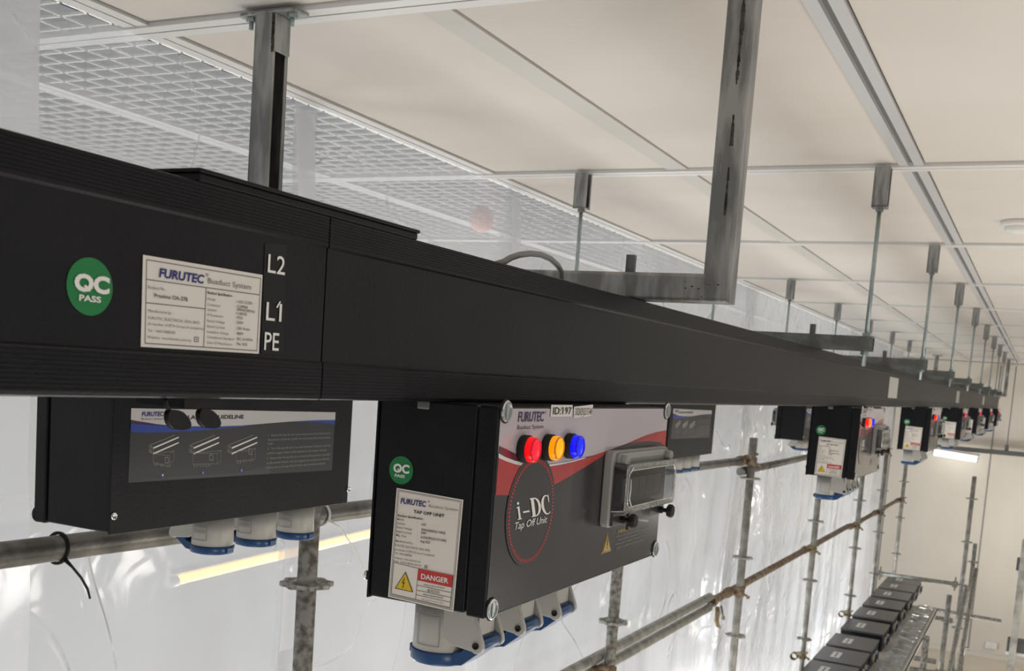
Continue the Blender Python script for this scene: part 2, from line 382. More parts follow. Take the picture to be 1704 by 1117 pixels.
# ================================================================== THE SETTING
XW, ZF = 27.3, -5.97
XB = (-2.32, 0.10, 2.52, 4.86, 7.28, 9.67, 12.12, 14.55, 16.95, 19.2, 21.6, 24.3, 26.7)        # near edges of the cross bars
YB = (5.62, 4.62, 3.64, 2.62, 1.60, 0.56, -0.46, -1.48, -2.50)                                  # near edges of the long bars
BW = 0.10
mb = MB()
for i in range(len(XB)):
    x0 = XB[i] + BW + 0.006; x1 = (XB[i + 1] - 0.006) if i + 1 < len(XB) else XW
    for j in range(3, len(YB) - 1):
        mb.box(x0, x1, YB[j + 1] + BW + 0.006, YB[j] - 0.006, 1.0, 1.03, 'ceiling')
mb.box(-2.5, XW, -2.6, 2.70, 1.034, 1.05, 'gap')
build('ceiling', mb, kind='structure')
k = 0
for j, y in enumerate(YB):
    mb = MB(); g = 0.012 if y == 0.56 else 0.004
    mt = 'rail' if y == 0.56 else 'trim'
    if y == 1.60: mb.box(-2.5, XW, y, y + BW, 0.993, 1.03, 'seam_strip')
    else:
        mb.box(-2.5, XW, y, y + BW / 2 - g, 0.990, 1.03, mt); mb.box(-2.5, XW, y + BW / 2 + g, y + BW, 0.990, 1.03, mt)
        mb.box(-2.5, XW, y + 0.01, y + BW - 0.01, 1.006, 1.028, 'gap_grey')
    k += 1; build('trim_%d' % k, mb, kind='structure')
for x in XB:
    mb = MB()
    mb.box(x, x + 0.046, -2.5, 6.0, 0.984, 1.031, 'trim'); mb.box(x + 0.054, x + BW, -2.5, 6.0, 0.984, 1.031, 'trim')
    mb.box(x + 0.01, x + BW - 0.01, -2.5, 6.0, 0.9865, 0.9895, 'gap_grey')
    k += 1; build('trim_%d' % k, mb, kind='structure')
# open cell grid over the far side of the plastic, and the void above it
mb = MB()
x = -0.5
while x < XW:
    mb.box(x, x + 0.010, 2.73, 5.6, 1.0, 1.008, 'grid'); x += 0.1
y = 2.75
while y < 5.6:
    mb.box(-0.5, XW, y, y + 0.009, 1.0, 1.008, 'grid'); y += 0.115
k += 1; build('trim_%d' % k, mb, kind='structure')
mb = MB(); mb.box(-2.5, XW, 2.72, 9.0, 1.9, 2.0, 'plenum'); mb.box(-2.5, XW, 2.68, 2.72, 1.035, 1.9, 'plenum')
k += 1; build('trim_%d' % k, mb, kind='structure')
mb = MB(); mb.box(XW, XW + 0.2, -9, 9.2, ZF, 2.0, 'wall')
for y in (0.96, 3.2, -1.3, -3.5): mb.box(XW - 0.012, XW, y - 0.012, y + 0.012, ZF, 1.0, 'gap_grey')
build('wall_back', mb, kind='structure')
mb = MB(); mb.box(-2.5, XW, 9.0, 9.2, ZF, 2.0, 'side_wall'); build('wall_left', mb, kind='structure')
mb = MB(); mb.box(-4, XW + 0.2, -9, 9.2, ZF - 0.2, ZF, 'floor'); build('floor', mb, kind='structure')
mb = MB(); mb.box(XW - 0.06, XW - 0.001, -9, 6, 0.935, 0.984, 'wall'); build('trim_%d' % (k + 1), mb, kind='structure')
mb = MB(); mb.box(XW - 0.05, XW - 0.001, -9, 9, ZF, ZF + 0.1, 'wall'); build('baseboard_back', mb, kind='structure')

# smoke detector, wall socket, trunking with its rods, batten lamps
t = thing('smoke_detector', 'round white smoke detector on the ceiling panel at the right', 'smoke detector', (6.42, 0.215, 1.0))
f = lambda a, b, h: (6.42 + a, 0.215 + b, 1.0 - h)
build('base', MB().lathe([(0.0, 0.0), (0.10, 0.0), (0.10, 0.022), (0.09, 0.03), (0, 0.03)], f, 'white_plastic'), t)
build('sensor_head', MB().lathe([(0.078, 0.028), (0.075, 0.05), (0.055, 0.066), (0, 0.068)], f, 'white_plastic'), t)
t = thing('wall_socket', 'small white socket plate low on the cream back wall', 'socket', (XW - 0.05, 0.464, -5.75))
build('face_plate', MB().box(XW - 0.07, XW - 0.001, 0.34, 0.59, -5.74, -5.58, 'white_plastic'), t, 0.01)
build('switch', MB().box(XW - 0.085, XW - 0.069, 0.44, 0.50, -5.70, -5.62, 'white_plastic'), t)
t = thing('cable_trunking', 'dark grey trunking hung across in front of the cream back wall', 'trunking', (26.9, 0.0, -1.12))
mb = MB(); mb.box(26.83, 26.97, -6.0, 2.35, -1.12, -1.02, 'trunk_grey'); mb.box(26.82, 26.98, -6.0, 2.35, -1.03, -1.015, 'trunk_grey')
build('channel', mb, t)
for y in (0.63, -2.4):
    mb = MB(); mb.tube((26.9, y, -1.02), (26.9, y, 0.93), 0.009, 'trunk_grey', 8); r = build('hanger_rod', mb, t)
    build('rod_clip', MB().box(26.86, 26.94, y - 0.04, y + 0.04, -1.02, -0.88, 'trunk_grey'), r)
def batten(name, label, p0, p1, m, r, power=0, color=(1, 1, 1), body=True):
    p0 = Vector(p0); p1 = Vector(p1); t = thing(name, label, 'lamp', (p0 + p1) / 2)
    d = (p1 - p0).normalized()
    build('tube', MB().tube(p0, p1, r, m, 14), t)
    if body:
        mb = MB(); u = Vector((0, 0, r * 1.9))
        mb.path([p0 - d * 0.03 + u, p1 + d * 0.03 + u], r * 1.1, 'white_plastic', 4, smooth=False); build('lamp_body', mb, t)
    for q in (p0, p1):
        build('lamp_holder', MB().tube(q - d * 0.03, q + d * 0.03, r * 1.25, 'white_plastic', 12), t)
    return t
batten('batten_lamp', 'lit white tube lamp under the left end of the trunking at the back wall', (26.72, 2.18, -1.21), (26.72, 1.2, -1.285), 'tube_white', 0.05)
batten('tube_lamp', 'warm glowing tube lamp seen blurred through the plastic below the near pipe', (4.15, 4.0, -1.235), (6.05, 4.0, -1.175), 'tube_warm', 0.024)
batten('tube_lamp', 'warm glowing tube lamp behind the plastic to the right of the large unit', (8.7, 4.0, -0.975), (10.9, 4.0, -0.84), 'tube_warm', 0.024)
solo('hanging_blob', MB().lathe([(0.0, 0.17), (0.07, 0.155), (0.13, 0.11), (0.16, 0.05), (0.16, -0.01), (0.12, -0.06), (0.06, -0.085), (0.0, -0.09)], lambda a, b, h: (5.45 + a * 0.42, 3.0 + b * 0.42, 0.835 + h * 0.6), 'pink'),  # plain rounded blob for an unidentified pale red patch
     'pale red blur of an object hanging behind the plastic near the ceiling', 'hanging object')

# ================================================================== PLASTIC SHEETS
def sheet(x0, x1, y, yt, label, m='sheet', seed=2, dx=0.05, fold=0.03, z0=ZF + 0.12, z1=0.9835, xend=None, skirt=0.0):
    nx = int((x1 - x0) / dx) + 1; zs = [z1 - (z1 - z0) * (i / 70) ** 1.25 for i in range(71)]
    vs = []; fs = []
    for i in range(nx + 1):
        x = x0 + (x1 - x0) * i / nx
        for j, z in enumerate(zs):
            d = z1 - z; w = min(1.0, 0.06 + d / 1.2)
            p = Vector((x * 0.9, z * 0.22, seed)); q = Vector((x * 2.4, z * 0.7, seed + 9)); r = Vector((x * 6.0, z * 4.0, seed + 20))
            far = min(1.0, max(0.2, x / 8))
            o = fold * w * (noise.noise(p) * 1.2 + noise.noise(q) * 0.8 * (0.4 + far)) + 0.005 * noise.noise(r) * min(1.0, d * 3)
            if d < 0.10: o += 0.010 * noise.noise(Vector((x * 9, 0, seed))) * (1 - d / 0.1)
            xx = x
            if i in (0, nx): xx += 0.018 * noise.noise(Vector((0, z * 1.5, seed + 40 + i)))
            vs.append((xx, yt + (y - yt) * min(1.0, d / 0.5) + o, z))
    n = len(zs)
    for i in range(nx):
        for j in range(n - 1): fs.append((i * n + j, i * n + j + 1, (i + 1) * n + j + 1, (i + 1) * n + j))
    return vs, fs, label, m
def hang(name, cat, group, *a, **k):
    vs, fs, label, m = sheet(*a, **k)
    return solo(name, MB().add(vs, fs, m, True), label, cat, group)
GP = 'plastic sheets hung from the ceiling edge'
hang('plastic_sheet', 'plastic sheet', GP, -1.5, 2.20, 2.70, 2.706, 'extra cloudy layer of plastic sheet hiding the ceiling grid at the far left edge', 'sheet_thick')
hang('plastic_sheet', 'plastic sheet', GP, -1.5, 3.53, 2.79, 2.722, 'near plastic sheet with the ceiling grid showing through behind the bracket post')
hang('plastic_sheet', 'plastic sheet', GP, 3.37, 5.33, 2.70, 2.714, 'plastic sheet hanging between the two cloudy film strips above the busduct')
hang('plastic_sheet', 'plastic sheet', GP, 5.21, 10.9, 2.79, 2.722, 'hazy plastic sheet behind the bent pipe corner and the large unit', fold=0.034)
hang('plastic_sheet', 'plastic sheet', GP, 10.4, 17.0, 2.70, 2.714, 'crinkled plastic sheet behind the middle scaffold standards', 'sheet_crinkled', dx=0.06, fold=0.04)
hang('plastic_sheet', 'plastic sheet', GP, 16.8, 23.7, 2.82, 2.722, 'farthest plastic sheet ending beside the cream back wall', dx=0.07, fold=0.05)
hang('film_strip', 'film strip', 'cloudy film strips on the plastic', 3.36, 3.475, 2.655, 2.700, 'cloudy film strip hanging on the plastic just right of the bracket post', 'sheet_thick', dx=0.02, z1=0.955, z0=-1.2, fold=0.012)
hang('film_strip', 'film strip', 'cloudy film strips on the plastic', 5.22, 5.33, 2.655, 2.700, 'cloudy film strip hanging on the plastic left of the second rod hanger bracket', 'sheet_thick', dx=0.02, z1=0.945, z0=-1.2, fold=0.012)

# ================================================================== BUSDUCTS
YF, ZT, ZSU, ZSL, ZB = 0.90, 0.193, 0.149, -0.006, -0.054
def bus_profile(yf, sgn=1):            # outline in (y, z); front face first, the back is its mirror image
    w = 0.11; ym = yf + w / 2
    f = []
    def ridges(z0, z1, n):
        for i in range(n):
            a = z0 + (z1 - z0) * i / n; b = z0 + (z1 - z0) * (i + 0.5) / n; c = z0 + (z1 - z0) * (i + 0.55) / n; d = z0 + (z1 - z0) * (i + 0.95) / n
            f.extend([(yf, a), (yf, b), (yf + 0.0012, c), (yf + 0.0012, d)])
    f += [(yf + 0.006, ZB - 0.006), (yf + 0.002, ZB - 0.004)]
    ridges(ZB, ZSL - 0.005, 9)
    f += [(yf, ZSL - 0.003), (yf + 0.0035, ZSL), (yf + 0.0035, ZSU), (yf, ZSU + 0.003)]
    ridges(ZSU + 0.005, ZT - 0.001, 9)
    f += [(yf + 0.004, ZT), (yf + 0.020, ZT)]
    b = [(2 * ym - y, z) for y, z in f][::-1]
    bot = [(yf + w - 0.035, ZB - 0.006), (yf + w - 0.035, ZB + 0.02), (yf + 0.035, ZB + 0.02), (yf + 0.035, ZB - 0.006)]
    return f + b + bot
JX = (-2.0, 1.206, 7.25, 13.3, 19.4, 26.6)
BUS2 = 1.82
near_names = ['near end length of the black busduct carrying the rating label and phase letters', 'long black busduct length above the large tap off unit',
              'black busduct length above the second tap off unit on the right', 'distant black busduct length beyond the second pale joint', 'farthest black busduct length ending near the cream wall']
far_names = ['rear busduct length above the unit with the guideline sticker', 'rear busduct length behind the large tap off unit', 'rear busduct length hidden behind the second tap off unit', 'rear busduct length far along the row', 'rear busduct length ending at the cream wall']
SECT = []
for row, (yf, names) in enumerate(((YF, near_names), (BUS2, far_names))):
    for i in range(5):
        x0, x1 = JX[i] + 0.0015, JX[i + 1] - 0.0015
        t = thing('busduct_section', names[i], 'busduct', ((x0 + x1) / 2, yf + 0.055, ZB - 0.006), 'busduct lengths of the near run' if row == 0 else 'busduct lengths of the rear run')
        build('housing', MB().extrude(bus_profile(yf), 'x', x0, x1, 'bus_black'), t)
        if i >= 2:
            mb = MB(); mb.box(x0 - 0.0005, x0 + 0.46, yf + 0.0006, yf + 0.0033, ZSL + 0.006, ZSU - 0.012, 'silver_plate'); j = build('joint_plate', mb, t)
            j['label'] = 'pale silver joint plate'
        if row == 0: SECT.append(t)
# printed labels on the near length
t = SECT[0]; PB = YF + 0.0031
C4 = (60, 380, 0.29343)
mb = MB(); P = Print(mb, C4, 'y', PB)
P.disc((305, 331), 140, 154, 'green', 0, 48)
P.qc((210, 350), (410, 368), (212, 254), (238, 410), (362, 421), (240, 375))
build('quality_sticker', mb, t)['label'] = 'round green QC PASS sticker'
mb = MB(); P = Print(mb, C4, 'y', PB)
P.poly([(605, 150), (1283, 265), (1262, 712), (592, 672)], 'paper', 0)
for a, b in (((625, 178), (1272, 285)), ((1272, 285), (1250, 695)), ((1250, 695), (615, 652)), ((615, 652), (625, 178)), ((625, 290), (1264, 378)), ((962, 338), (948, 672)), ((621, 422), (956, 457))):
    P.line(a, b, 0.0011, 'ink_grey', 1)
P.text('FURUTEC', (692, 278), (948, 312), (697, 226), 'navy', 0.03, 0.12)
P.text('\u00ae', (955, 272), (973, 274), (955, 254), 'navy')
P.text('Busduct System', (970, 312), (1215, 348), (972, 280), 'ink_grey')
for s, L, R, T, m, bo in (('Busduct No. :', (630, 345), (737, 352), (630, 327), 'ink_grey', 0), ('Proximo OA-27B', (665, 391), (855, 414), (666, 368), 'ink', 0.012),
    ('Manufactured by :', (630, 477), (770, 487), (630, 460), 'ink_grey', 0), ('FURUTEC ELECTRICAL SDN. BHD.', (630, 519), (925, 540), (630, 502), 'ink_grey', 0),
    ('(A member of EITA Group of companies)', (628, 550), (945, 575), (629, 534), 'ink_grey', 0), ('Tel : +604-5080228', (627, 588), (783, 598), (628, 572), 'ink_grey', 0),
    ('Website : www.furutec.com.my', (625, 626), (875, 641), (626, 610), 'ink_grey', 0), ('Busduct Specification :', (967, 371), (1112, 391), (967, 355), 'ink', 0.02)):
    P.text(s, L, R, T, m, bo)
for s, y, xr in (('Model', 408, 1012), ('Conductor', 440, 1042), ('System', 468, 1020), ('IP Protection', 499, 1055), ('Rated Voltage', 532, 1065), ('Rated Current', 563, 1065), ('Insulation Voltage', 594, 1087), ('Compliance Standard', 624, 1115), ('Date Of Manufacture', 655, 1107)):
    P.text(s, (965, y), (xr, y + 0.075 * (xr - 965)), (965, y - 15), 'ink_grey')
for s, y, xr in ((': i-DC-C250 -', 424, 1230), (': COPPER', 451, 1197), (': 3P4W(200%N)', 470, 1235), ('  +100%E', 490, 1190), (': IP2X', 513, 1168), (': 500V', 541, 1170), (': 250 Amps', 574, 1207), (': 800V', 603, 1172), (': IEC 61439-6', 634, 1222), (': Mar 2025', 662, 1192)):
    P.text(s, (1126, y), (xr, y + 0.075 * (xr - 1126)), (1126, y - 16), 'ink')
for a, b in (((895, 618), (918, 619)), ((918, 619), (918, 643)), ((918, 643), (895, 642)), ((895, 642), (895, 618)), ((901, 630), (912, 631))): P.line(a, b, 0.001, 'ink_grey', 1)
build('rating_label', mb, t)['label'] = 'white printed rating label'
mb = MB(); P = Print(mb, C4, 'y', PB)
P.poly([(1304, 83), (1412, 93), (1420, 103), (1400, 708), (1392, 718), (1282, 710), (1274, 700), (1297, 92)], 'phase_black', 0)
P.text('L2', (1308, 252), (1405, 262), (1310, 142), 'ink_white', 0.004); P.text('L1', (1298, 522), (1385, 528), (1300, 413), 'ink_white', 0.004)
P.text('PE', (1288, 690), (1370, 693), (1292, 583), 'ink_white', 0.004)
P.poly([(1376, 415), (1384, 415), (1364, 452), (1356, 448)], 'ink_white', 3); build('phase_label', mb, t)['label'] = 'black strip with white phase letters'

# black cover over the first joint
t = thing('joint_cover', 'low black cover sitting on top of the busduct over its first joint', 'joint cover', (1.18, 0.955, 0.1932))
mb = MB(); mb.extrude([(0.903, 0.1932), (1.007, 0.1932), (1.007, 0.2035), (0.903, 0.2035)], 'x', 0.955, 1.437, 'bus_black'); build('cover', mb, t, 0.002)
mb = MB(); mb.box(0.953, 1.439, 0.9005, 1.0095, 0.2035, 0.2085, 'bus_black'); build('lid', mb, t, 0.001)
# rubber dust caps hanging from the tap slot
def cap(x, y, z, sc, label, rz, drop=0.0):
    o = thing('rubber_plug_cap', label, 'rubber cap', (x, y, z - 0.06 * sc), 'rubber caps hanging from the busduct slot')
    out = [(0.0, -0.004), (0.018, -0.001), (0.045, -0.006), (0.064, -0.018), (0.082, -0.038), (0.081, -0.050), (0.060, -0.053), (0.034, -0.052), (0.012, -0.043), (0.001, -0.026)]
    for _ in range(2): out = [p for i in range(len(out)) for p in (tuple(0.75 * a + 0.25 * b for a, b in zip(out[i], out[(i + 1) % len(out)])), tuple(0.25 * a + 0.75 * b for a, b in zip(out[i], out[(i + 1) % len(out)])))]
    vs = []; n = len(out); ca, sa = math.cos(rz), math.sin(rz)
    def P(a, b, c): return (x + (a * ca - c * sa) * sc, y + (a * sa + c * ca) * sc, z + (b * (0.8 if b < 0 else 1) - drop) * sc)
    for h, k in ((-0.006, 0.93), (0, 1.0), (0.006, 0.93)):
        for a, b in out: vs.append(P(0.038 + (a - 0.038) * k, -0.03 + (b + 0.03) * k, h))
    fs = [[i for i in range(n)], [2 * n + i for i in range(n)][::-1]]
    for l in range(2):
        for i in range(n): fs.append((l * n + i, l * n + (i + 1) % n, (l + 1) * n + (i + 1) % n, (l + 1) * n + i))
    build('cap', MB().add(vs, fs, 'rubber', False), o, 0.002)
    mb = MB(); mb.path([P(0.004, 0.028, 0), P(-0.004, 0.018, 0), P(0.002, 0.006, 0), P(0.012, -0.008, 0)], 0.0048 * sc, 'rubber', 8); build('strap', mb, o)
cap(0.929, 0.915, -0.074, 0.56, 'left black leaf shaped rubber cap dangling over the guideline sticker', 0.15)
cap(0.981, 0.915, -0.073, 0.56, 'right black leaf shaped rubber cap dangling over the guideline sticker', 0.15)
cap(2.66, 0.915, -0.079, 0.55, 'black rubber cap dangling just right of the large tap off unit', 0.15)
solo('slot_shutter', MB().box(0.955, 1.02, 0.912, 0.99, -0.072, -0.0602, 'rubber'), 'small black shutter plate under the busduct above the two leaf shaped caps', 'shutter')

# ================================================================== HANGERS
def channel(mb, fn, a0, a1, w, m, t=0.006, lip=0.012):
    """lipped C channel: section in (p, q) with the slot on +q, swept along a; fn(p, q, a)"""
    h = w / 2
    prof = [(-h, -h), (h, -h), (h, h), (h - lip, h), (h - lip, h - t), (h - t, h - t), (h - t, -h + t), (-h + t, -h + t), (-h + t, h - t), (-h + lip, h - t), (-h + lip, h), (-h, h)]
    n = len(prof); vs = [fn(p, q, a0) for p, q in prof] + [fn(p, q, a1) for p, q in prof]
    fs = [(i, (i + 1) % n, n + (i + 1) % n, n + i) for i in range(n)]
    for e in (0, n):
        fs += [(e + 0, e + 1, e + 6, e + 7), (e + 1, e + 2, e + 5, e + 6), (e + 2, e + 3, e + 4, e + 5), (e + 0, e + 7, e + 8, e + 11), (e + 8, e + 9, e + 10, e + 11)]
    mb.add(vs, fs, m)
def nut(mb, x, y, z, r, h, m='zinc'):
    mb.prism([(r * math.cos(math.pi / 3 * i), r * math.sin(math.pi / 3 * i)) for i in range(6)], lambda a, b, c: (x + a, y + b, z + c), 0, h, m)

def trapeze(x, label):
    t = thing('trapeze_hanger', label, 'hanger', (x, 1.425, 0.19), 'rod hangers along the busducts')
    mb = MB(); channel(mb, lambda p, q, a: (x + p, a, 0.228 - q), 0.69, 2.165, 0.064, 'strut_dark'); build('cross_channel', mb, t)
    for y in (0.722, 2.128):
        mb = MB(); channel(mb, lambda p, q, a: (x + p, y - q, a), 0.815, 0.984, 0.064, 'strut'); b = build('ceiling_bracket', mb, t)
        mb = MB(); mb.box(x - 0.032, x + 0.032, y - 0.032, y + 0.032, 0.813, 0.821, 'strut'); nut(mb, x, y, 0.798, 0.018, 0.015, 'strut'); build('end_plate', mb, b)
        mb = MB(); mb.tube((x, y, 0.13), (x, y, 0.815), 0.0095, 'zinc', 12); r = build('threaded_rod', mb, t)
        for z in (0.2605, 0.18):
            mb = MB(); nut(mb, x, y, z, 0.019, 0.014); build('nut', mb, r)
    for y in (0.955, 1.875):
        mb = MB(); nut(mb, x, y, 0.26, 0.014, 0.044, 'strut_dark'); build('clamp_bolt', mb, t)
    return t
places = [(4.87, 'nearest rod hanger with a cut channel end at the right of the bent pipe'), (7.30, 'second rod hanger beyond the bent pipe'), (9.68, 'third rod hanger along the busducts'), (12.12, 'fourth rod hanger along the busducts'),
          (14.55, 'fifth rod hanger far along the busducts'), (16.9, 'sixth rod hanger far along the busducts'), (19.2, 'seventh rod hanger far along the busducts'), (21.6, 'last rod hanger before the far bent frame')]
tp = trapeze(*places[0])
for x, lb in places[1:]: dup(tp, (x, 1.425, 0.19), lb)

def u_frame(x, label):
    t = thing('hanger_frame', label, 'hanger frame', (x, 1.425, 0.19), 'bent pipe hanger frames')
    mb = MB(); channel(mb, lambda p, q, a: (x + p, 2.127 - q, a), 0.196, 0.975, 0.07, 'strut', 0.005, 0.013); lp = build('left_post', mb, t, 0.002)
    build('channel_shade', MB().box(x - 0.030, x + 0.030, 2.154, 2.158, 0.26, 0.95, 'strut_shade'), lp)  # dark sheet in the channel; its inner shade is in the colour
    mb = MB(); mb.box(x - 0.034, x + 0.034, 2.086, 2.092, 0.868, 0.974, 'strut'); build('cover_plate', mb, lp, 0.002)
    mb = MB()
    for i in range(26):
        mb.tube((x - 0.036, 2.094 + random.uniform(-.002, .002), 0.865 + i * 0.0042), (x - 0.036, 2.094, 0.869 + i * 0.0042), 0.003 + random.uniform(0, .0015), 'weld', 6)
    build('weld_seam', mb, lp)
    # right post and crossbar: closed box section, mitred corner
    h = 0.034; mb = MB(); o = MB()
    prof = rrect(-h, h, -h, h, 0.009, 4); n = len(prof)
    ring = lambda f: [f(p, q) for p, q in prof]
    vs = ring(lambda p, q: (x + p, 2.11, 0.23 + q)) + ring(lambda p, q: (x + p, 0.724 + q, 0.23 + q)) + ring(lambda p, q: (x + p, 0.724 + q, 0.975))
    fs = [(k * n + i, k * n + (i + 1) % n, (k + 1) * n + (i + 1) % n, (k + 1) * n + i) for k in range(2) for i in range(n)]
    fs += [list(range(n))[::-1], [2 * n + i for i in range(n)]]
    mb.add(vs, fs, 'strut'); z = 0.40
    while z < 0.965:
        w = abs(noise.noise(Vector((z * 30, 1, x)))) * 0.011 + 0.0012
        if noise.noise(Vector((z * 11, 7, x))) > -0.25:
            mb.add([(x - h - 0.0006, 0.718 - w, z), (x - h - 0.0006, 0.718 + w * 0.6, z), (x - h - 0.0006, 0.718 + w * 0.5, z + 0.011), (x - h - 0.0006, 0.718 - w * 0.8, z + 0.011)], [(0, 1, 2, 3)], 'weld')
        z += 0.010
    for i in range(9):
        yy, zz = random.uniform(0.71, 0.80), random.uniform(0.205, 0.25); w = random.uniform(.001, .003)
        mb.box(x - h - 0.0008, x - h, yy, yy + w * 2, zz, zz + w, 'weld')
    rp = build('bent_tube', mb, t)
    for y in (2.125, 0.724):
        mb = MB(); mb.prism(rrect(x - 0.036, x + 0.036, y - 0.112, y + 0.105, 0.02), lambda a, b, h: (a, b, h), 0.974, 0.983, 'strut'); pl = build('top_plate', mb, t, 0.002)
        for s in (-1, 1):
            mb = MB(); yy = y + s * 0.075 - 0.005
            nut(mb, x - 0.012, yy, 0.962, 0.015, 0.012, 'zinc'); mb.tube((x - 0.012, yy, 0.940), (x - 0.012, yy, 0.964), 0.007, 'zinc', 10); build('bolt', mb, pl)
    for y in (0.955, 1.875):
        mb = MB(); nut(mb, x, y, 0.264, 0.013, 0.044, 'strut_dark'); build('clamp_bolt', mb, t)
    return t
uf = u_frame(2.52, 'large welded box tube frame dropping from the ceiling over the near busduct')
dup(uf, (24.4, 1.425, 0.19), 'small distant box tube frame at the end of the row near the cream wall')
mb = MB(); pts = [Vector((1.83, 0.99, 0.196))] + [on_y(u, v, 0.99) for u, v in ((838, 436), (850, 429), (865, 424), (882, 422), (900, 424), (916, 431), (928, 442), (934, 453))]; pts.append(Vector((pts[-1].x + 0.004, 0.99, 0.196)))
mb.path(pts, 0.0066, 'cable_grey', 12)
solo('flexible_cable', mb, 'grey cable looping up behind the busduct left of the bent pipe', 'cable')

# ================================================================== TAP OFF UNITS
UL, UX, UY, UZ = 0.889, 1.556, 0.80, -0.42          # length, near end, front face, bottom of the first unit
L1 = Vector((UX + UL / 2, UY + 0.12, UZ)); UT = 0.3595
L2 = Vector((1.662 + UL / 2, 1.79 + 0.12, UZ))
def flip(mb):                                        # printing surveyed on the rear unit, carried over to the back of the first one
    mb.v = [(2 * 0 + L1.x - (v[0] - L2.x), L1.y - (v[1] - L2.y), L1.z + (v[2] - L2.z)) for v in mb.v]; return mb
def make_unit():
    t = thing('tap_off_unit', 'large foreground tap off unit with big red, amber and blue lamps', 'tap off unit', L1, 'tap off units under the near busduct')
    x0, x1 = UX, UX + UL; zt = UZ + UT
    build('enclosure', MB().box(x0 + 0.003, x1 - 0.003, UY + 0.042, UY + 0.236, UZ + 0.003, zt, 'box_black'), t, 0.004, 3)
    build('back_plate', MB().box(x0, x1, UY + 0.236, UY + 0.24, UZ, zt, 'box_black'), t, 0.0015)
    build('cover_groove', MB().box(x0 + 0.008, x1 - 0.008, UY + 0.036, UY + 0.044, UZ + 0.008, zt - 0.004, 'dark'), t)  # dark core in the groove; the gap's shade is in its colour
    lid = build('front_cover', MB().box(x0, x1, UY + 0.0006, UY + 0.037, UZ, zt, 'box_black'), t, 0.004, 3)
    # --- printed front
    Z8 = (820, 650, 0.27755); mb = MB(); P = Print(mb, Z8, 'y', UY); P.lim = (x0 + 0.004, x1 - 0.004, UZ + 0.004, zt - 0.003)
    zz = [(x0 + 0.005, UZ + 0.005), (x1 - 0.005, UZ + 0.005), (x1 - 0.005, zt - 0.004), (x0 + 0.005, zt - 0.004)]
    mb.add([(a, UY - 0.0002, b) for a, b in zz], [(0, 1, 2, 3)], 'panel_dark')
    up = [(30, 372), (70, 395), (130, 418), (190, 432), (250, 440), (330, 441), (400, 432), (470, 420), (540, 402), (600, 390), (650, 374), (700, 358), (760, 335), (800, 320), (850, 297), (900, 276), (940, 262), (980, 250), (1020, 242), (1064, 238)]
    P.poly([(52, 78)] + up + [(1076, 86)], 'panel_grey', 0)
    redtop = [(32, 405), (80, 425), (130, 442), (190, 455), (250, 458), (330, 456), (400, 445), (470, 430), (540, 410), (600, 393)] + up[10:]
    red = redtop + [(1056, 333), (1000, 310), (940, 302), (870, 307), (800, 321), (740, 341), (700, 362), (650, 397), (600, 428), (560, 454), (500, 490), (450, 520), (400, 548), (345, 577), (200, 610), (95, 628), (15, 628)]
    P.poly(red, 'panel_red', 1)
    P.poly([(31, 376), (70, 398), (130, 421), (190, 435), (250, 443), (330, 444), (400, 434), (470, 422), (540, 404), (560, 402)] + redtop[:9][::-1], 'panel_white', 2)
    P.poly([(35, 333), (80, 352), (130, 378), (170, 405), (190, 432), (130, 418), (70, 396), (32, 373)], 'panel_maroon', 2)
    P.disc((228, 722), 154, 306, 'panel_dark', 3, 56); P.disc((228, 722), 141, 288, 'panel_red', 4, 84, 0.925, True)
    P.text('FURUTEC', (147, 186), (302, 184), (152, 124), 'plum', 0.02, 0.10); P.text('\u00ae', (308, 138), (318, 137), (308, 122), 'plum')
    P.text('Busduct System', (143, 232), (299, 228), (145, 206), 'ink')
    P.text('Tap Off Unit', (123, 830), (316, 795), (123, 785), 'ink_white', 0.0, 0.18, 6)
    # i-DC in a slanted serif: built from straight and curved strokes in a 0..1 box
    def G(pts, k=6): P.poly([(128 + a * 196 + (1 - b) * 14, 775 - b * 112 - a * 38) for a, b in pts], 'ink_white', k)
    G([(0.00, 0.0), (0.12, 0.0), (0.12, 0.05), (0.095, 0.06), (0.095, 0.70), (0.0, 0.66), (0.0, 0.62), (0.035, 0.62), (0.035, 0.06), (0.0, 0.05)])
    G([(0.065 + 0.036 * math.cos(i * math.pi / 6), 0.86 + 0.075 * math.sin(i * math.pi / 6)) for i in range(12)])
    G([(0.18, 0.30), (0.38, 0.30), (0.38, 0.39), (0.18, 0.39)])
    G([(0.43, 0.0), (0.55, 0.0), (0.55, 1.0), (0.43, 1.0), (0.43, 0.95), (0.46, 0.94), (0.46, 0.06), (0.43, 0.05)])
    arc = lambda cx, cy, rx, ry, a0, a1, n=14: [(cx + rx * math.cos(math.radians(a0 + (a1 - a0) * i / n)), cy + ry * math.sin(math.radians(a0 + (a1 - a0) * i / n))) for i in range(n + 1)]
    G(arc(0.55, 0.5, 0.19, 0.5, -90, 90) + arc(0.55, 0.5, 0.115, 0.44, 90, -90))
    G(arc(0.91, 0.5, 0.155, 0.52, 48, 312, 20) + arc(0.925, 0.5, 0.095, 0.46, 300, 60, 20))
    G([(0.985, 0.62), (1.005, 0.62), (1.005, 1.0), (0.985, 1.0), (0.975, 0.93), (0.975, 0.8)])
    P.poly([(685, 853), (648, 980), (707, 962)], 'amber_ink', 1); P.poly([(685, 862), (653, 974), (703, 958)], 'panel_dark', 2); P.poly([(684, 870), (657, 970), (700, 956)], 'amber_ink', 3)
    P.poly([(683, 890), (679, 932), (684, 931), (687, 889)], 'ink', 4); P.poly([(678, 940), (678, 948), (684, 946), (684, 938)], 'ink', 4)
    P.text('WARNING', (745, 853), (806, 842), (745, 832), 'amber_ink', 0.01)
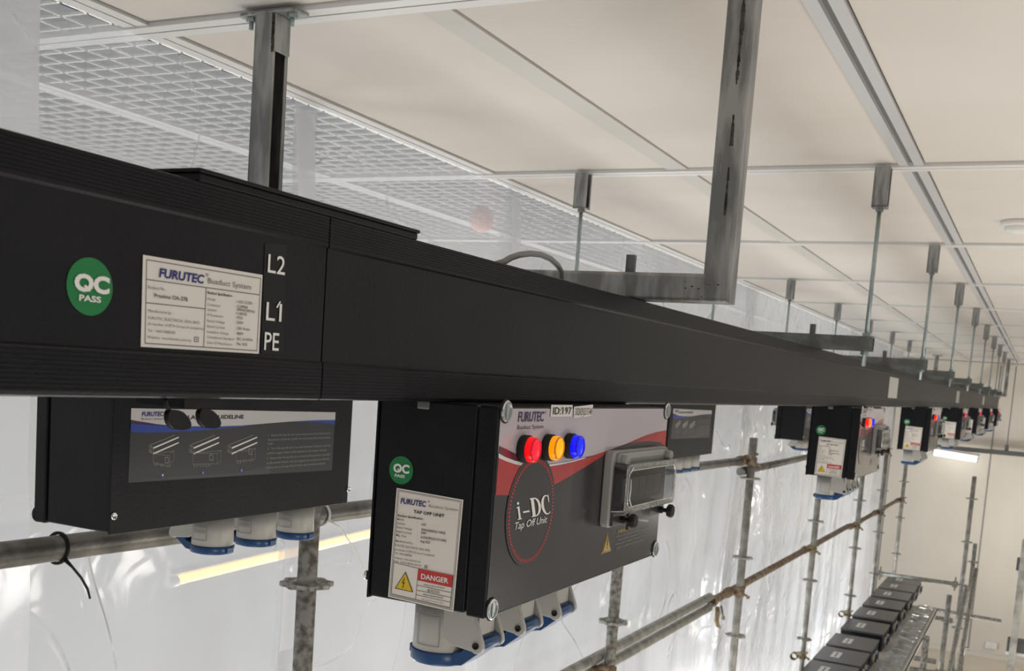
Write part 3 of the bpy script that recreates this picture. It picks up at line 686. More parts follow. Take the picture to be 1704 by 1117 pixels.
    for s, L, R in (('Ensure the miniature breaker is OFF before', (742, 880), (938, 822)), ('adding any installation or equipment of TOU.', (742, 902), (880, 860)), ('During TOU installation, "Turn & Lock" must be', (740, 925), (918, 868)), ('applied in accordance to the busduct manual.', (738, 948), (900, 893))):
        m2 = ((L[0] + R[0]) / 2, (L[1] + R[1]) / 2); P.text(s, (L[0], L[1]), (R[0], L[1] - (R[0] - L[0]) * 0.315), (L[0], L[1] - 11), 'ink_dim')
    for c in ((736, 876), (734, 921)): P.disc(c, 2.2, 3.5, 'amber_ink', 3, 10)
    build('printed_face', mb, lid)['label'] = 'printed grey, red and charcoal face'
    mb = MB(); P = Print(mb, Z8, 'y', UY - 0.0016)
    P.rect(350, 86, 473, 156, 'paper', 0); P.text('ID:197', (357, 145), (467, 140), (357, 100), 'ink', 0.008); P.poly([(413, 101), (417, 100), (409, 113), (405, 112)], 'ink', 3)
    build('id_label', mb, lid)['label'] = 'white ID:197 tag'
    mb = MB(); P = Print(mb, Z8, 'y', UY - 0.0016)
    P.poly([(486, 98), (600, 84), (598, 152), (484, 166)], 'paper', 0); P.text('3X32A(3P)(25/137-A43)', (490, 152), (594, 142), (490, 106), 'ink', 0.004)
    build('rating_tag', mb, lid)['label'] = 'white current rating tag'
    for px in ((845, 685), (1112, 684), (1092, 914), (821, 1014.6)):
        c = on_y(px[0], px[1], UY - 0.005); f = lambda a, b, h: (c.x + a, UY - h, c.z + b)
        s = build('cover_screw', MB().lathe([(0.0205, 0.0004), (0.0205, 0.002), (0.018, 0.002)], f, 'dark', 28).lathe([(0.0185, 0.0015), (0.0185, 0.0045), (0.0168, 0.006), (0.0145, 0.006)], f, 'chrome', 28, False).lathe([(0.0145, 0.006), (0.0135, 0.0035), (0, 0.003)], f, 'zinc', 28, False).add([f(a, b, 0.005) for a, b in ((-0.003, -0.013), (0.003, -0.013), (0.003, 0.013), (-0.003, 0.013))], [(0, 1, 2, 3)], 'chrome'), lid)  # dark washer ring carries the shadow behind the head in its colour
    # --- lamps
    for px, nm, c1, c2 in (((868.4, 746.8), 'red', 'led_red', 'led_red_face'), ((908.3, 744.3), 'amber', 'led_amber', 'led_amber_face'), ((943.7, 741.8), 'blue', 'led_blue', 'led_blue_face')):
        c = on_y(px[0], px[1], UY); f = lambda a, b, h: (c.x + a, UY - h, c.z + b)
        z = build('indicator_lamp', MB().lathe([(0.0, 0.001), (0.0235, 0.001), (0.0245, 0.003), (0.0245, 0.014), (0.022, 0.016), (0, 0.016)], f, 'dark', 36), t)
        z['label'] = nm + ' pilot lamp'
        mb = MB().lathe([(0.0222, 0.0155), (0.0222, 0.0245), (0.0214, 0.0262)], f, c1, 36); mb.lathe([(0.0214, 0.0262), (0.0208, 0.0285), (0.0194, 0.0292), (0.0186, 0.0272)], f, c1 + '_edge', 36)
        mb.lathe([(0.019, 0.0272), (0.012, 0.0282), (0, 0.0286)], f, c2, 36)
        build('lens', mb, z)['label'] = nm + ' lit lens'
    # --- breaker window
    wx0, wx1, wz0, wz1 = 2.046, 2.405, -0.312, -0.151; yo = UY - 0.022
    F = lambda a, b, h: (a, UY - h, b)
    mb = MB(); mb.prism(rrect(wx0, wx1, wz0, wz1, 0.014), F, 0.0008, 0.020, 'frame_grey')
    mb.box(wx0 + 0.02, wx1 - 0.02, yo - 0.006, UY - 0.019, wz1 - 0.030, wz1 - 0.004, 'frame_grey')
    w = build('breaker_window', mb, t, 0.003, 2)
    for cx in (wx0 + 0.035, wx1 - 0.035):
        mb = MB(); mb.lathe([(0, 0.018), (0.013, 0.018), (0.013, 0.040), (0.011, 0.042), (0.0045, 0.042), (0.0045, 0.036), (0, 0.036)], lambda a, b, h: (cx + a, UY - h, wz1 - 0.020 + b), 'frame_grey', 20)
        build('hinge_boss', mb, w)
    build('breaker_bay', MB().box(wx0 + 0.018, wx1 - 0.016, UY - 0.0215, UY - 0.0196, wz0 + 0.012, wz1 - 0.032, 'panel_dark'), w)
    mb = MB()
    for i in range(5): mb.box(wx0 + 0.06 + i * 0.05, wx0 + 0.106 + i * 0.05, UY - 0.026, UY - 0.0215, wz0 + 0.05, wz1 - 0.06, 'cable_grey')  # paler grey puts the reflection inside the window into the breakers' colour
    build('breaker', mb, w)
    cy0, cy1 = 0.0215, 0.048; cx0, cx1, cz0, cz1 = wx0 + 0.009, wx1 - 0.004, wz0 + 0.029, wz1 - 0.023
    mb = MB()
    A = rrect(cx0, cx1, cz0, cz1, 0.012); B = rrect(cx0 + 0.004, cx1 - 0.004, cz0 + 0.003, cz1 - 0.003, 0.012); Cc = rrect(cx0 + 0.020, cx1 - 0.020, cz0 + 0.016, cz1 - 0.016, 0.016)
    n = len(A)
    mb.add([F(a, b, cy0) for a, b in A] + [F(a, b, cy1) for a, b in B], [(i, (i + 1) % n, n + (i + 1) % n, n + i) for i in range(n)], 'clear', True)
    mb.add([F(a, b, cy1) for a, b in Cc], [list(range(n))], 'clear')
    mb.add([F(a, b, cy1) for a, b in B] + [F(a, b, cy1) for a, b in Cc], [(i, (i + 1) % n, n + (i + 1) % n, n + i) for i in range(n)], 'clear_rim')
    mb.path([F(a, b, cy1 + 0.0005) for a, b in Cc], 0.0012, 'chrome', 6, closed=True)
    for q in ([(0.03, 0.03), (0.034, 0.055), (0.030, 0.075)], [(0.045, 0.018), (0.035, 0.028), (0.03, 0.035)], [(0.028, 0.09), (0.04, 0.1)]):
        mb.path([F(cx0 + a, cz0 + b, cy1 + 0.001) for a, b in q], 0.0013, 'ink_white', 6)
    build('clear_cover', mb, w)['label'] = 'clear hinged cover still in crinkled film'
    build('cover_lip', MB().box(wx0 + 0.012, wx1 - 0.014, UY - 0.026, UY - 0.0205, wz0 + 0.004, wz0 + 0.036, 'guide_mid'), w)
    for cx in (wx0 + 0.062, wx1 - 0.045):
        mb = MB(); f = lambda a, b, h: (cx + a, UY - h, wz0 + 0.014 + b)
        mb.lathe([(0, 0.026), (0.008, 0.026), (0.008, 0.034), (0.005, 0.036), (0.005, 0.046), (0.0135, 0.0465), (0.0155, 0.049), (0.0155, 0.057), (0.013, 0.060), (0, 0.060)], f, 'dark', 8, False); build('thumb_screw', mb, w)
    mb = MB(); mb.box(wx0 + 0.10, wx0 + 0.165, UY - 0.03, UY - 0.024, wz0 - 0.012, wz0 + 0.03, 'guide_mid')
    mb.path([(wx0 + 0.12, UY - 0.03, wz0 + 0.012), (wx0 + 0.135, UY - 0.046, wz0 + 0.010), (wx0 + 0.165, UY - 0.05, wz0 + 0.006)], 0.0035, 'frame_grey', 8); build('latch', mb, w)
    # --- sockets
    for i in range(3):
        cx, cy, r = 1.676 + 0.17 * i, 0.948, 0.0535; f = lambda a, b, h: (cx + a, cy + b, UZ - h)
        so = MB().lathe([(0, 0.001), (r * 0.97, 0.001), (r * 0.98, 0.05), (r, 0.098), (r * 0.96, 0.102), (0, 0.102)], f, 'sock_grey', 40)
        so.box(cx - 0.030, cx + 0.030, cy - 0.092, cy - 0.02, UZ - 0.066, UZ - 0.001, 'sock_grey')
        s = build('socket_outlet', so, t)
        for dx in (-0.0445, 0.034):
            poly = [(cy - 0.010, UZ - 0.001), (cy - 0.082, UZ - 0.001), (cy - 0.108, UZ - 0.064)] + [(cy - 0.096 + 0.014 * math.cos(math.radians(a)), UZ - 0.072 + 0.014 * math.sin(math.radians(a))) for a in (190, 220, 250, 280, 310)] + [(cy - 0.045, UZ - 0.078), (cy - 0.030, UZ - 0.070)]
            build('hinge_lug', MB().prism(poly, lambda a, b, h: (cx + h, a, b), dx, dx + 0.0105, 'sock_grey'), s, 0.002)
        mb = MB().lathe([(0, 0.0), (0.0062, 0.0), (0.0062, 0.0025), (0.0045, 0.0025), (0.004, 0.001), (0, 0.001)], lambda a, b, h: (cx - 0.0448 - h, cy - 0.096 + a, UZ - 0.071 + b), 'dark', 14); build('hinge_screw', mb, s)
        lm = MB().lathe([(r * 1.0, 0.096), (r * 1.045, 0.098), (r * 1.045, 0.117), (r * 1.0, 0.121), (0, 0.122)], f, 'sock_blue', 40)
        side = [(cy - 0.030, UZ - 0.098), (cy - 0.030, UZ - 0.121), (cy - 0.062, UZ - 0.116), (cy - 0.098, UZ - 0.086), (cy - 0.100, UZ - 0.066), (cy - 0.084, UZ - 0.064), (cy - 0.060, UZ - 0.090)]
        lm.prism(side, lambda a, b, h: (cx + h, a, b), -0.0325, 0.0325, 'sock_blue')
        lm.box(cx - 0.012, cx + 0.012, cy + r * 1.0, cy + r * 1.14, UZ - 0.115, UZ - 0.099, 'sock_blue')
        lm.tube((cx - 0.033, cy - 0.094, UZ - 0.072), (cx + 0.033, cy - 0.094, UZ - 0.072), 0.0135, 'sock_blue', 16)
        build('flip_lid', lm, s, 0.0015)['label'] = 'blue flip lid'
        for ang in (180, 0):
            pm = MB()                          # moulded maker's plates on the side of the barrel
            def C(u, v, k): q = math.radians(ang) + u / r; return (cx + math.cos(q) * (r + k), cy + math.sin(q) * (r + k), UZ + v)
            lo, hi = (-0.086, -0.030) if ang == 180 else (-0.078, -0.036)
            for (u0, u1, v0, v1) in ((-0.024, 0.024, lo, lo + 0.0016), (-0.024, 0.024, hi, hi - 0.0016), (-0.024, -0.0225, lo, hi), (0.0225, 0.024, lo, hi)):
                K = 8
                pm.add([C(u0 + (u1 - u0) * i / K, v, 0.0008) for i in range(K + 1) for v in (v0, v1)], [(2 * i, 2 * i + 1, 2 * i + 3, 2 * i + 2) for i in range(K)], 'frame_grey')
            vs, fs = glyphs('MENNEKES', 0.0, 0.0); w0 = max(v[0] for v in vs)
            sg = 1 if ang == 90 else 1
            pm.add([C((0.5 - a / w0) * -0.040, (hi - 0.020 if ang == 0 else -0.026) + b * 0.013, 0.001) for a, b in vs], fs, 'frame_grey')
            build('maker_plate', pm, s)
    # --- end label and sticker
    CE = (590, 640, 0.21483); mb = MB(); P = Print(mb, CE, 'x', UX + 0.0024)
    P.disc((362, 665), 92, 110, 'green', 0, 44); P.qc((303, 668), (426, 696), (305, 603), (315, 709), (392, 730), (317, 686))
    build('quality_sticker', mb, t)['label'] = 'round green QC PASS sticker'
    CA = (640, 810, 0.10745); CB = (630, 910, 0.10745); mb = MB(); P = Print(mb, CA, 'x', UX + 0.0024); Q = Print(mb, CB, 'x', UX + 0.0024)
    tl, tr, bl, br = P.at(190, 20), P.at(1222, 205), Q.at(148, 775), Q.at(1160, 1012)
    mb.add([tl, tr, br, bl], [(0, 1, 2, 3)], 'silver_paper')
    def bil(u, v, k=1):
        p = (tl * (1 - u) + tr * u) * (1 - v) + (bl * (1 - u) + br * u) * v; p.x = UX + 0.002 - k * 0.0004; return p
    def frame(a, w):
        c = [bil(a, a * 0.6), bil(1 - a, a * 0.6), bil(1 - a, 1 - a * 0.6), bil(a, 1 - a * 0.6)]
        for i in range(4):
            A, B = c[i], c[(i + 1) % 4]; d = (B - A).normalized().cross(Vector((1, 0, 0))) * w / 2
            mb.add([A + d, B + d, B - d, A - d], [(0, 1, 2, 3)], 'ink_grey')
    frame(0.025, 0.0009); frame(0.042, 0.0006)
    P.text('FURUTEC', (252, 250), (647, 322), (257, 165), 'navy', 0.03, 0.12); P.text('\u00ae', (678, 248), (708, 252), (678, 212), 'navy')
    P.text('Busduct System', (690, 310), (1145, 390), (690, 268), 'ink_grey'); P.text('TAP OFF UNIT', (455, 395), (932, 490), (457, 348), 'ink', 0.03)
    P.text('Busduct Specification :', (212, 450), (615, 525), (213, 420), 'ink', 0.03)
    for s, L, R in (('Model', (203, 515), (303, 532)), ('System', (200, 577), (325, 597)), ('Rated Voltage', (195, 638), (430, 680)), ('Rated Current', (190, 702), (425, 745)), ('Mfg. Date', (185, 762), (345, 790)), ('Manufactured by :', (178, 848), (455, 900)), ('FURUTEC ELECTRICAL SDN. BHD.', (170, 912), (715, 1015)), ('(A member of EITA Group of companies)', (165, 975), (777, 1095)), ('Tel : 604-5080228', (163, 1040), (425, 1090))):
        P.text(s, L, R, (L[0], L[1] - 33), 'ink_grey', 0.006)
    for y in (555, 625, 690, 755, 815): P.text(':', (512, y), (520, y + 2), (512, y - 26), 'ink_grey')
    for s, L, R in (('i-DC', (575, 598), (650, 612)), ('3P4W(200%N)+100%E', (572, 680), (945, 742)), ('500V', (568, 728), (655, 743)), ('3x32A(3P)(25/137-A43)', (562, 788), (957, 865)), ('Aug 2025', (557, 858), (708, 885))):
        P.text(s, L, R, (L[0], L[1] - 37), 'ink', 0.012)
    Q.text('Website : www.eita.com.my', (250, 175), (655, 255), (251, 145), 'ink_grey', 0.006); Q.text('Email : furutec@eita.com.my', (243, 228), (667, 312), (244, 198), 'ink_grey', 0.006)
    for a, b in (((720, 288), (760, 296)), ((760, 296), (757, 335)), ((757, 335), (717, 327)), ((717, 327), (720, 288)), ((730, 310), (750, 314)), ((740, 300), (738, 326))): Q.line(a, b, 0.0007, 'ink_grey')
    for a, b in (((238, 243), (622, 335)), ((238, 243), (200, 725)), ((200, 728), (1110, 945)), ((622, 335), (578, 812)), ((1160, 445), (1110, 945)), ((604, 595), (1133, 712)), ((597, 672), (1127, 787)), ((588, 745), (1120, 862))): Q.line(a, b, 0.0008, 'ink')
    Q.poly([(622, 335), (1160, 445), (1138, 632), (608, 518)], 'danger_red', 3); Q.text('DANGER', (665, 482), (1086, 578), (672, 402), 'ink_white', 0.025, 0, 4)
    Q.text('Hazard of Electrical Shock', (703, 588), (1025, 658), (705, 566), 'ink', 0.012); Q.text('\u89e6\u7535\u5371\u9669', (762, 690), (950, 730), (765, 655), 'ink')
    Q.text('Bahaya Kejutan Elektrik', (697, 742), (1003, 806), (699, 718), 'ink', 0.012)
    ar = '\u062e\u0637\u0648\u0631\u0629 \u0627\u0644\u0635\u062f\u0645\u0629 \u0627\u0644\u0643\u0647\u0631\u0628\u0627\u0626\u064a\u0629'
    forms = {'\u062e': '\ufea7', '\u0637': '\ufec4', '\u0648': '\ufeee', '\u0631': '\ufead', '\u0629': '\ufe93'}
    shaped = '\ufea7\ufec4\ufeee\u0631\u0629 \u0627\u0644\ufebb\ufeaa\ufee3\ufe94 \u0627\u0644\ufedc\ufeec\ufeae\ufe91\ufe8e\ufe8b\ufef4\ufe94'
    Q.text(shaped[::-1], (672, 815), (1015, 888), (674, 790), 'ink')
    Q.poly([(423, 386), (255, 645), (540, 708)], 'ink', 2); Q.poly([(422, 408), (276, 636), (523, 692)], 'yellow', 3)
    Q.poly([(408, 485), (370, 566), (398, 567), (380, 618), (372, 612), (378, 636), (398, 620), (390, 617), (416, 552), (388, 551), (418, 490)], 'ink', 4)
    build('unit_label', mb, t)['label'] = 'silver printed unit label with danger panel'
    # --- guideline sheet on the back (surveyed on the rear unit)
    CG = (200, 660, 0.23474); mb = MB(); P = Print(mb, CG, 'y', 1.79)
    P.poly([(77, 83), (1525, 112), (1500, 522), (57, 612)], 'guide_dark', 0)
    cv = [(74, 165), (200, 190), (350, 205), (500, 211), (700, 212), (850, 207), (1000, 194), (1200, 178), (1400, 168), (1522, 167)]
    P.poly([(77, 83)] + cv + [(1525, 112)], 'guide_white', 1)
    P.poly([(73, 190), (200, 200), (350, 210), (500, 213), (700, 213), (850, 207), (960, 198), (850, 215), (700, 230), (500, 246), (300, 255), (150, 256), (71, 252)], 'blue_band', 2)
    P.poly([(1200, 178), (1400, 168), (1522, 167), (1520, 200), (1430, 186), (1300, 180)], 'blue_band', 2)
    P.poly([(74, 168), (160, 180), (260, 196), (160, 188), (73, 176)], 'panel_maroon', 2)
    P.poly([(150, 590), (500, 560), (800, 545), (1000, 505), (1060, 480), (1060, 545), (600, 575)], 'guide_mid', 1)
    P.text('FURUTEC', (150, 138), (303, 140), (153, 106), 'navy', 0.03, 0.12); P.text('Busduct System', (148, 164), (303, 167), (149, 149), 'ink_grey'); P.text('INSTALLATION GUIDELINE', (318, 158), (872, 161), (320, 128), 'ink', 0.025)
    for s, y, xl, xr in (('1.  Ensure the tap-off unit is positioned correctly as illustrated in', 278, 1047, 1490), ('the picture. Guide the paddle into the access slot of the busduct', 309, 1044, 1488), ('feeder.', 341, 1044, 1082), ('2.  Turn the tap-off unit in an anti-clockwise direction until the', 369, 1041, 1485), ("paddle's copper blade is fully attached to the copper channel.", 401, 1039, 1460), ('3.  Ensure that the tap-off unit is turned until its position is parallel', 435, 1037, 1482), ('to the busduct feeder. Use the assigned key to push and turn the', 467, 1035, 1477), ('lock to secure the tap-off unit firmly onto the busduct system.', 499, 1033, 1452)):
        P.text(s, (xl, y), (xr, y - 0.02 * (xr - xl)), (xl, y - 16), 'ink_dim', 0.008)
    for i, (dx, kind) in enumerate(((0, 0), (286, 1), (556, 2))):
        o = lambda a, b: (a + dx, b)
        for y0 in (0, 40): P.poly([o(232, 360 + y0), o(412, 284 + y0 * 0.95), o(413, 293 + y0 * 0.95), o(232, 372 + y0)], 'ink_white', 2)
        for a, b in (((203, 347), (385, 274)), ((203, 347), (203, 392)), ((203, 392), (232, 404)), ((232, 360), (212, 352)), ((212, 352), (224, 372)), ((224, 372), (208, 380)), ((208, 380), (226, 396)), ((232, 360), (232, 404))): P.line(o(*a), o(*b), 0.0016, 'ink_dim')
        bx = ((232, 405, 350, 470), (225, 402, 398, 478), (262, 388, 372, 455))[kind]
        for a, b in (((bx[0], bx[1]), (bx[2], bx[1] + (16 if kind == 0 else 0))), ((bx[2], bx[1] + (16 if kind == 0 else 0)), (bx[2], bx[3] + (25 if kind == 0 else 0))), ((bx[2], bx[3] + (25 if kind == 0 else 0)), (bx[0], bx[3])), ((bx[0], bx[3]), (bx[0], bx[1])), ((bx[0] + 10, bx[1]), (bx[2] + 30, bx[1] - 20)), ((bx[2], bx[1]), (bx[2] + 30, bx[1] - 20)), ((bx[2] + 30, bx[1] - 20), (bx[2] + 25, bx[3] - 10)), ((bx[2] + 25, bx[3] - 10), (bx[2], bx[3]))): P.line(o(*a), o(*b), 0.0009, 'ink_dim')
        w0 = (315, 345, 352)[kind]; wy = (432, 412, 370)[kind]
        for a, b in (((w0, wy), (w0 + 24, wy + 2)), ((w0 + 24, wy + 2), (w0 + 24, wy + 40)), ((w0 + 24, wy + 40), (w0, wy + 38)), ((w0, wy + 38), (w0, wy))): P.line(o(*a), o(*b), 0.002, 'ink_dim')
        for q in range(3): P.disc(o(bx[0] + 22 + q * 42, bx[3] + 10 + q * (6 if kind == 0 else (0 if kind == 1 else -8))), 16, 10, 'ink_dim', 2, 16, 0.75)
        nx, ny = ((298, 557), (583, 540), (857, 523))[i]
        P.rect(nx - 9, ny - 11, nx + 9, ny + 11, 'blue_band', 2); P.text(str(i + 1), (nx - 4, ny + 7), (nx + 4, ny + 7), (nx - 4, ny - 7), 'ink_white')
    build('guideline_sticker', flip(mb), t)['label'] = 'installation guideline sheet with three drawings'
    for px in ((190, 859.5), (580, 815)):
        c = on_y(px[0], px[1], 1.788); mb = MB().lathe([(0.0, 0.0), (0.0085, 0.0), (0.0085, 0.003), (0.006, 0.004), (0.005, 0.0015), (0, 0.0015)], lambda a, b, h: (c.x + a, 1.79 - h, c.z + b), 'chrome', 18)
        build('back_screw', flip(mb), t)
    mb = MB(); mb.box(x0 + 0.001, x0 + 0.02, UY + 0.135, UY + 0.160, zt - 0.016, zt - 0.0005, 'strut_dark'); build('latch_tab', mb, t, 0.003)
    mb = MB(); mb.box(x0 + 0.05, x1 - 0.05, UY + 0.14, UY + 0.17, zt, ZB + 0.012, 'dark'); build('plug_head', mb, t)
    return t
unit = make_unit()
for x, lb in ((5.475, 'second tap off unit along the near busduct with its danger label facing us'), (9.28, 'third tap off unit along the near busduct'), (13.1, 'fourth tap off unit along the near busduct'),
              (16.4, 'fifth tap off unit along the near busduct, small in the distance'), (20.1, 'sixth tap off unit along the near busduct, tiny in the distance'), (23.8, 'farthest tap off unit at the end of the near busduct')):
    dup(unit, (x + UL / 2, L1.y, L1.z), lb)
for x, lb in ((1.662, 'black tap off unit at the left showing the installation guideline sticker'), (5.50, 'rear tap off unit whose guideline sticker peeks out right of the large unit'), (9.17, 'rear tap off unit with plain black end left of the second near unit'), (13.0, 'rear tap off unit glimpsed between the second and third near units')):
    r = dup(unit, (x + UL / 2, L2.y, L2.z), lb, math.pi, 'tap off units under the rear busduct')
    for ch in r.children:
        if ch.name.startswith('socket_outlet'): ch.scale.z = 0.84

# ================================================================== SCAFFOLD
def rosette(x, y, z, m, parent):
    mb = MB(); n = 64; vs = []; fs = []
    R = lambda k, h: 0.098 + 0.008 * math.cos(8 * 2 * math.pi * k / n)
    prof = [(0.040, 0), (0.054, 0), (0.054, 0.016), (0.040, 0.016)]
    f = lambda a, b, h: (x + a, y + b, z + h)
    mb.lathe([(0.039, 0.018), (0.058, 0.016), (0.058, 0.0), (0.039, -0.002)], f, m, 32)
    for k in range(n):
        q = 2 * math.pi * k / n; c, s = math.cos(q), math.sin(q)
        for r, h in ((0.084, 0), (R(k, 0), 0), (R(k, 0), 0.016), (0.084, 0.016)): vs.append(f(r * c, r * s, h))
    for k in range(n):
        j = (k + 1) % n
        for e in range(4): fs.append((k * 4 + e, k * 4 + (e + 1) % 4, j * 4 + (e + 1) % 4, j * 4 + e))
    mb.add(vs, fs, m)
    for k in range(8):
        q = 2 * math.pi * (k + 0.5) / 8; c, s = math.cos(q), math.sin(q)
        v = []
        for r in (0.055, 0.088):
            for w in (-0.011, 0.011):
                for h in (0.0015, 0.0145): v.append(f(r * c - w * s, r * s + w * c, h))
        mb.add(v, [(0, 1, 3, 2), (4, 6, 7, 5), (0, 4, 5, 1), (2, 3, 7, 6), (0, 2, 6, 4), (1, 5, 7, 3)], m)
    return build('rosette', mb, parent)
def standard(x, y, zt, label, zr, m='galv', zb=ZF):
    t = thing('scaffold_standard', label, 'scaffold pole', (x, y, zb), 'upright scaffold poles')
    mb = MB(); mb.tube((x, y, zb), (x, y, zt), 0.039, m, 24); mb.lathe([(0.032, zt - 0.001), (0.0, zt + 0.0005)], lambda a, b, h: (x + a, y + b, h), 'dark', 24)
    build('tube', mb, t)
    for z in zr: rosette(x, y, z, m, t)
    return t
Z0 = [-0.895 - 0.795 * i for i in range(7)]
standard(3.32, 2.5, -0.15, 'nearest upright scaffold pole under the left tap off unit', Z0[:4], 'galv_worn')
standard(6.82, 2.5, -0.35, 'upright scaffold pole below the lower right corner of the large unit', Z0[:5], 'galv_worn')
standard(10.38, 2.5, -0.485, 'upright scaffold pole with open top between the large and the second unit', Z0[:6])
standard(14.2, 2.5, -0.55, 'upright scaffold pole coming down under the sockets of the second unit', Z0)
standard(18.0, 2.5, -0.55, 'upright scaffold pole right of the second unit by the black boxes', [z - 0.02 for z in Z0])
standard(20.8, 2.5, -0.75, 'upright scaffold pole joined by the cross tube at the end of the black boxes', [z - 0.05 for z in Z0])
standard(24.3, 2.5, -0.75, 'farthest left scaffold pole standing before the cream wall', [z - 0.1 for z in Z0])
ZR = [-1.715 - 0.797 * i for i in range(5)]
standard(20.8, 0.957, -1.30, 'tall upright scaffold pole at the right in front of the cream wall', ZR)
standard(23.5, 0.92, -2.84, 'shorter upright scaffold pole just right of the tall right pole', [-3.23 - 0.6 * i for i in range(4)], 'galv_worn')
standard(17.6, 0.97, -2.975, 'low upright scaffold pole beside the deck at the right', [-3.40, -4.2, -5.0])
standard(13.7, 0.96, -2.86, 'short stub of scaffold pole at the bottom right by the deck', [-4.2, -5.0], 'galv_worn')

def pipe(p0, p1, label, m='galv', r=0.039):
    mb = MB(); mb.tube(p0, p1, r, m, 24)
    return solo('scaffold_tube', mb, label, 'scaffold tube', 'lying scaffold tubes')
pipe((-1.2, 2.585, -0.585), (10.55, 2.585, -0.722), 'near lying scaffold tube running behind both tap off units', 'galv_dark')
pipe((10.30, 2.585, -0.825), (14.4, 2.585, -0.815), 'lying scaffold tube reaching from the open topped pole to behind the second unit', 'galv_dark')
pipe((4.2, 2.585, -2.02), (9.6, 2.585, -2.072), 'lower grey scaffold tube of the pair below the large unit')
pipe((4.2, 2.585, -1.925), (9.6, 2.585, -1.970), 'upper grey scaffold tube of the pair below the large unit')
pipe((9.75, 2.585, -2.03), (17.6, 2.585, -2.10), 'rusty brown lying scaffold tube in the middle of the plastic wall', 'rust')
pipe((17.7, 2.585, -2.13), (24.6, 2.585, -2.2), 'far lying scaffold tube ending at the farthest left pole', 'rust', 0.038)
t = thing('cross_tube', 'cross tube over the far end of the black boxes', 'scaffold tube', (20.8, 1.73, -3.345))
mb = MB(); mb.tube((20.8, 2.36, -3.30), (20.8, 1.10, -3.30), 0.039, 'galv', 24); build('tube', mb, t)
for y, d in ((2.345, 1), (1.115, -1)):
    mb = MB(); mb.box(20.765, 20.835, min(y, y + d * 0.085), max(y, y + d * 0.085), -3.36, -3.25, 'galv_worn'); h = build('wedge_head', mb, t, 0.006)
    mb = MB(); mb.box(20.785, 20.815, y + d * 0.03, y + d * 0.055, -3.42, -3.17, 'brass_rust'); build('wedge_pin', mb, h)
pipe((22.0, 1.75, -4.04), (22.0, 0.25, -4.08), 'dark cross tube sticking out to the right of the tall pole', 'galv_worn')
pipe((20.95, 2.4, -4.003), (20.95, 1.05, -4.003), 'cross tube carrying the far end of the deck', 'galv_worn')
pipe((17.45, 2.4, -4.02), (17.45, 1.04, -4.02), 'upper of two cross tubes under the middle of the deck')
pipe((17.45, 2.4, -4.20), (17.45, 1.04, -4.20), 'lower of two cross tubes under the middle of the deck', 'galv_worn')
pipe((14.0, 2.4, -4.02), (14.0, 0.75, -4.02), 'cross tube under the deck at the bottom edge')
pipe((14.3, 0.86, -5.4), (20.6, 0.86, -3.30), 'slanting brace tube climbing to the tall right pole')
pipe((17.8, 0.80, -5.6), (23.4, 0.84, -3.35), 'slanting brace tube between the two right poles', 'galv_worn')

def coupler(x, y, z, label, m='rust', arm=1):
    t = thing('scaffold_coupler', label, 'pipe clamp', (x, y, z - 0.06), 'pipe clamps on the scaffold')
    yt = y + 0.085
    mb = MB(); mb.lathe([(0.041, -0.04), (0.052, -0.04), (0.052, 0.04), (0.041, 0.04)], lambda a, b, h: (x + a, y + b, z + h), m, 24); build('pole_collar', mb, t)
    mb = MB(); mb.lathe([(0.0405, -0.05), (0.051, -0.05), (0.051, 0.05), (0.0405, 0.05)], lambda a, b, h: (x + h - 0.10, yt + a, z + b), m, 24); build('tube_collar', mb, t)
    mb = MB(); mb.box(x - 0.15, x - 0.05, y - 0.02, y + 0.05, z + 0.030, z + 0.060, m); mb.tube((x - 0.15, yt - 0.05, z + 0.055), (x - 0.16, yt - 0.16, z + 0.085), 0.011, m, 8); nut(mb, x - 0.16, yt - 0.165, z + 0.075, 0.02, 0.022, m); build('bolt_arm', mb, t)
    mb = MB(); mb.tube((x + 0.02, y - 0.055, z - 0.02), (x + 0.075, y - 0.075, z - 0.05), 0.012, m, 8); nut(mb, x + 0.075, y - 0.075, z - 0.065, 0.018, 0.025, m); build('bolt', mb, t)
    return t
coupler(10.38, 2.5, -0.719, 'rusty pipe clamp at the open topped pole', 'rust')
coupler(10.38, 2.5, -2.035, 'rusty pipe clamp where the brown tube crosses the open topped pole', 'rust')
coupler(6.82, 2.5, -2.0442, 'rusty pipe clamp at the bottom edge below the large unit', 'rust')
coupler(14.2, 2.5, -2.0657, 'pipe clamp where the brown tube crosses the pole under the second unit', 'brass_rust')
coupler(18.0, 2.5, -2.133, 'pipe clamp on the pole right of the second unit', 'brass_rust')
coupler(20.8, 2.5, -2.16, 'pipe clamp higher up the pole by the cross tube', 'rust')
coupler(24.3, 2.5, -2.20, 'pipe clamp on the farthest left pole', 'rust')
coupler(20.8, 2.5, -1.02, 'pipe clamp near the top of the pole by the cross tube', 'brass_rust')
coupler(14.2, 2.5, -3.50, 'pipe clamp low on the pole beside the black boxes', 'brass_rust')
coupler(18.0, 2.5, -3.60, 'pipe clamp on the pole half way along the black boxes', 'brass_rust')
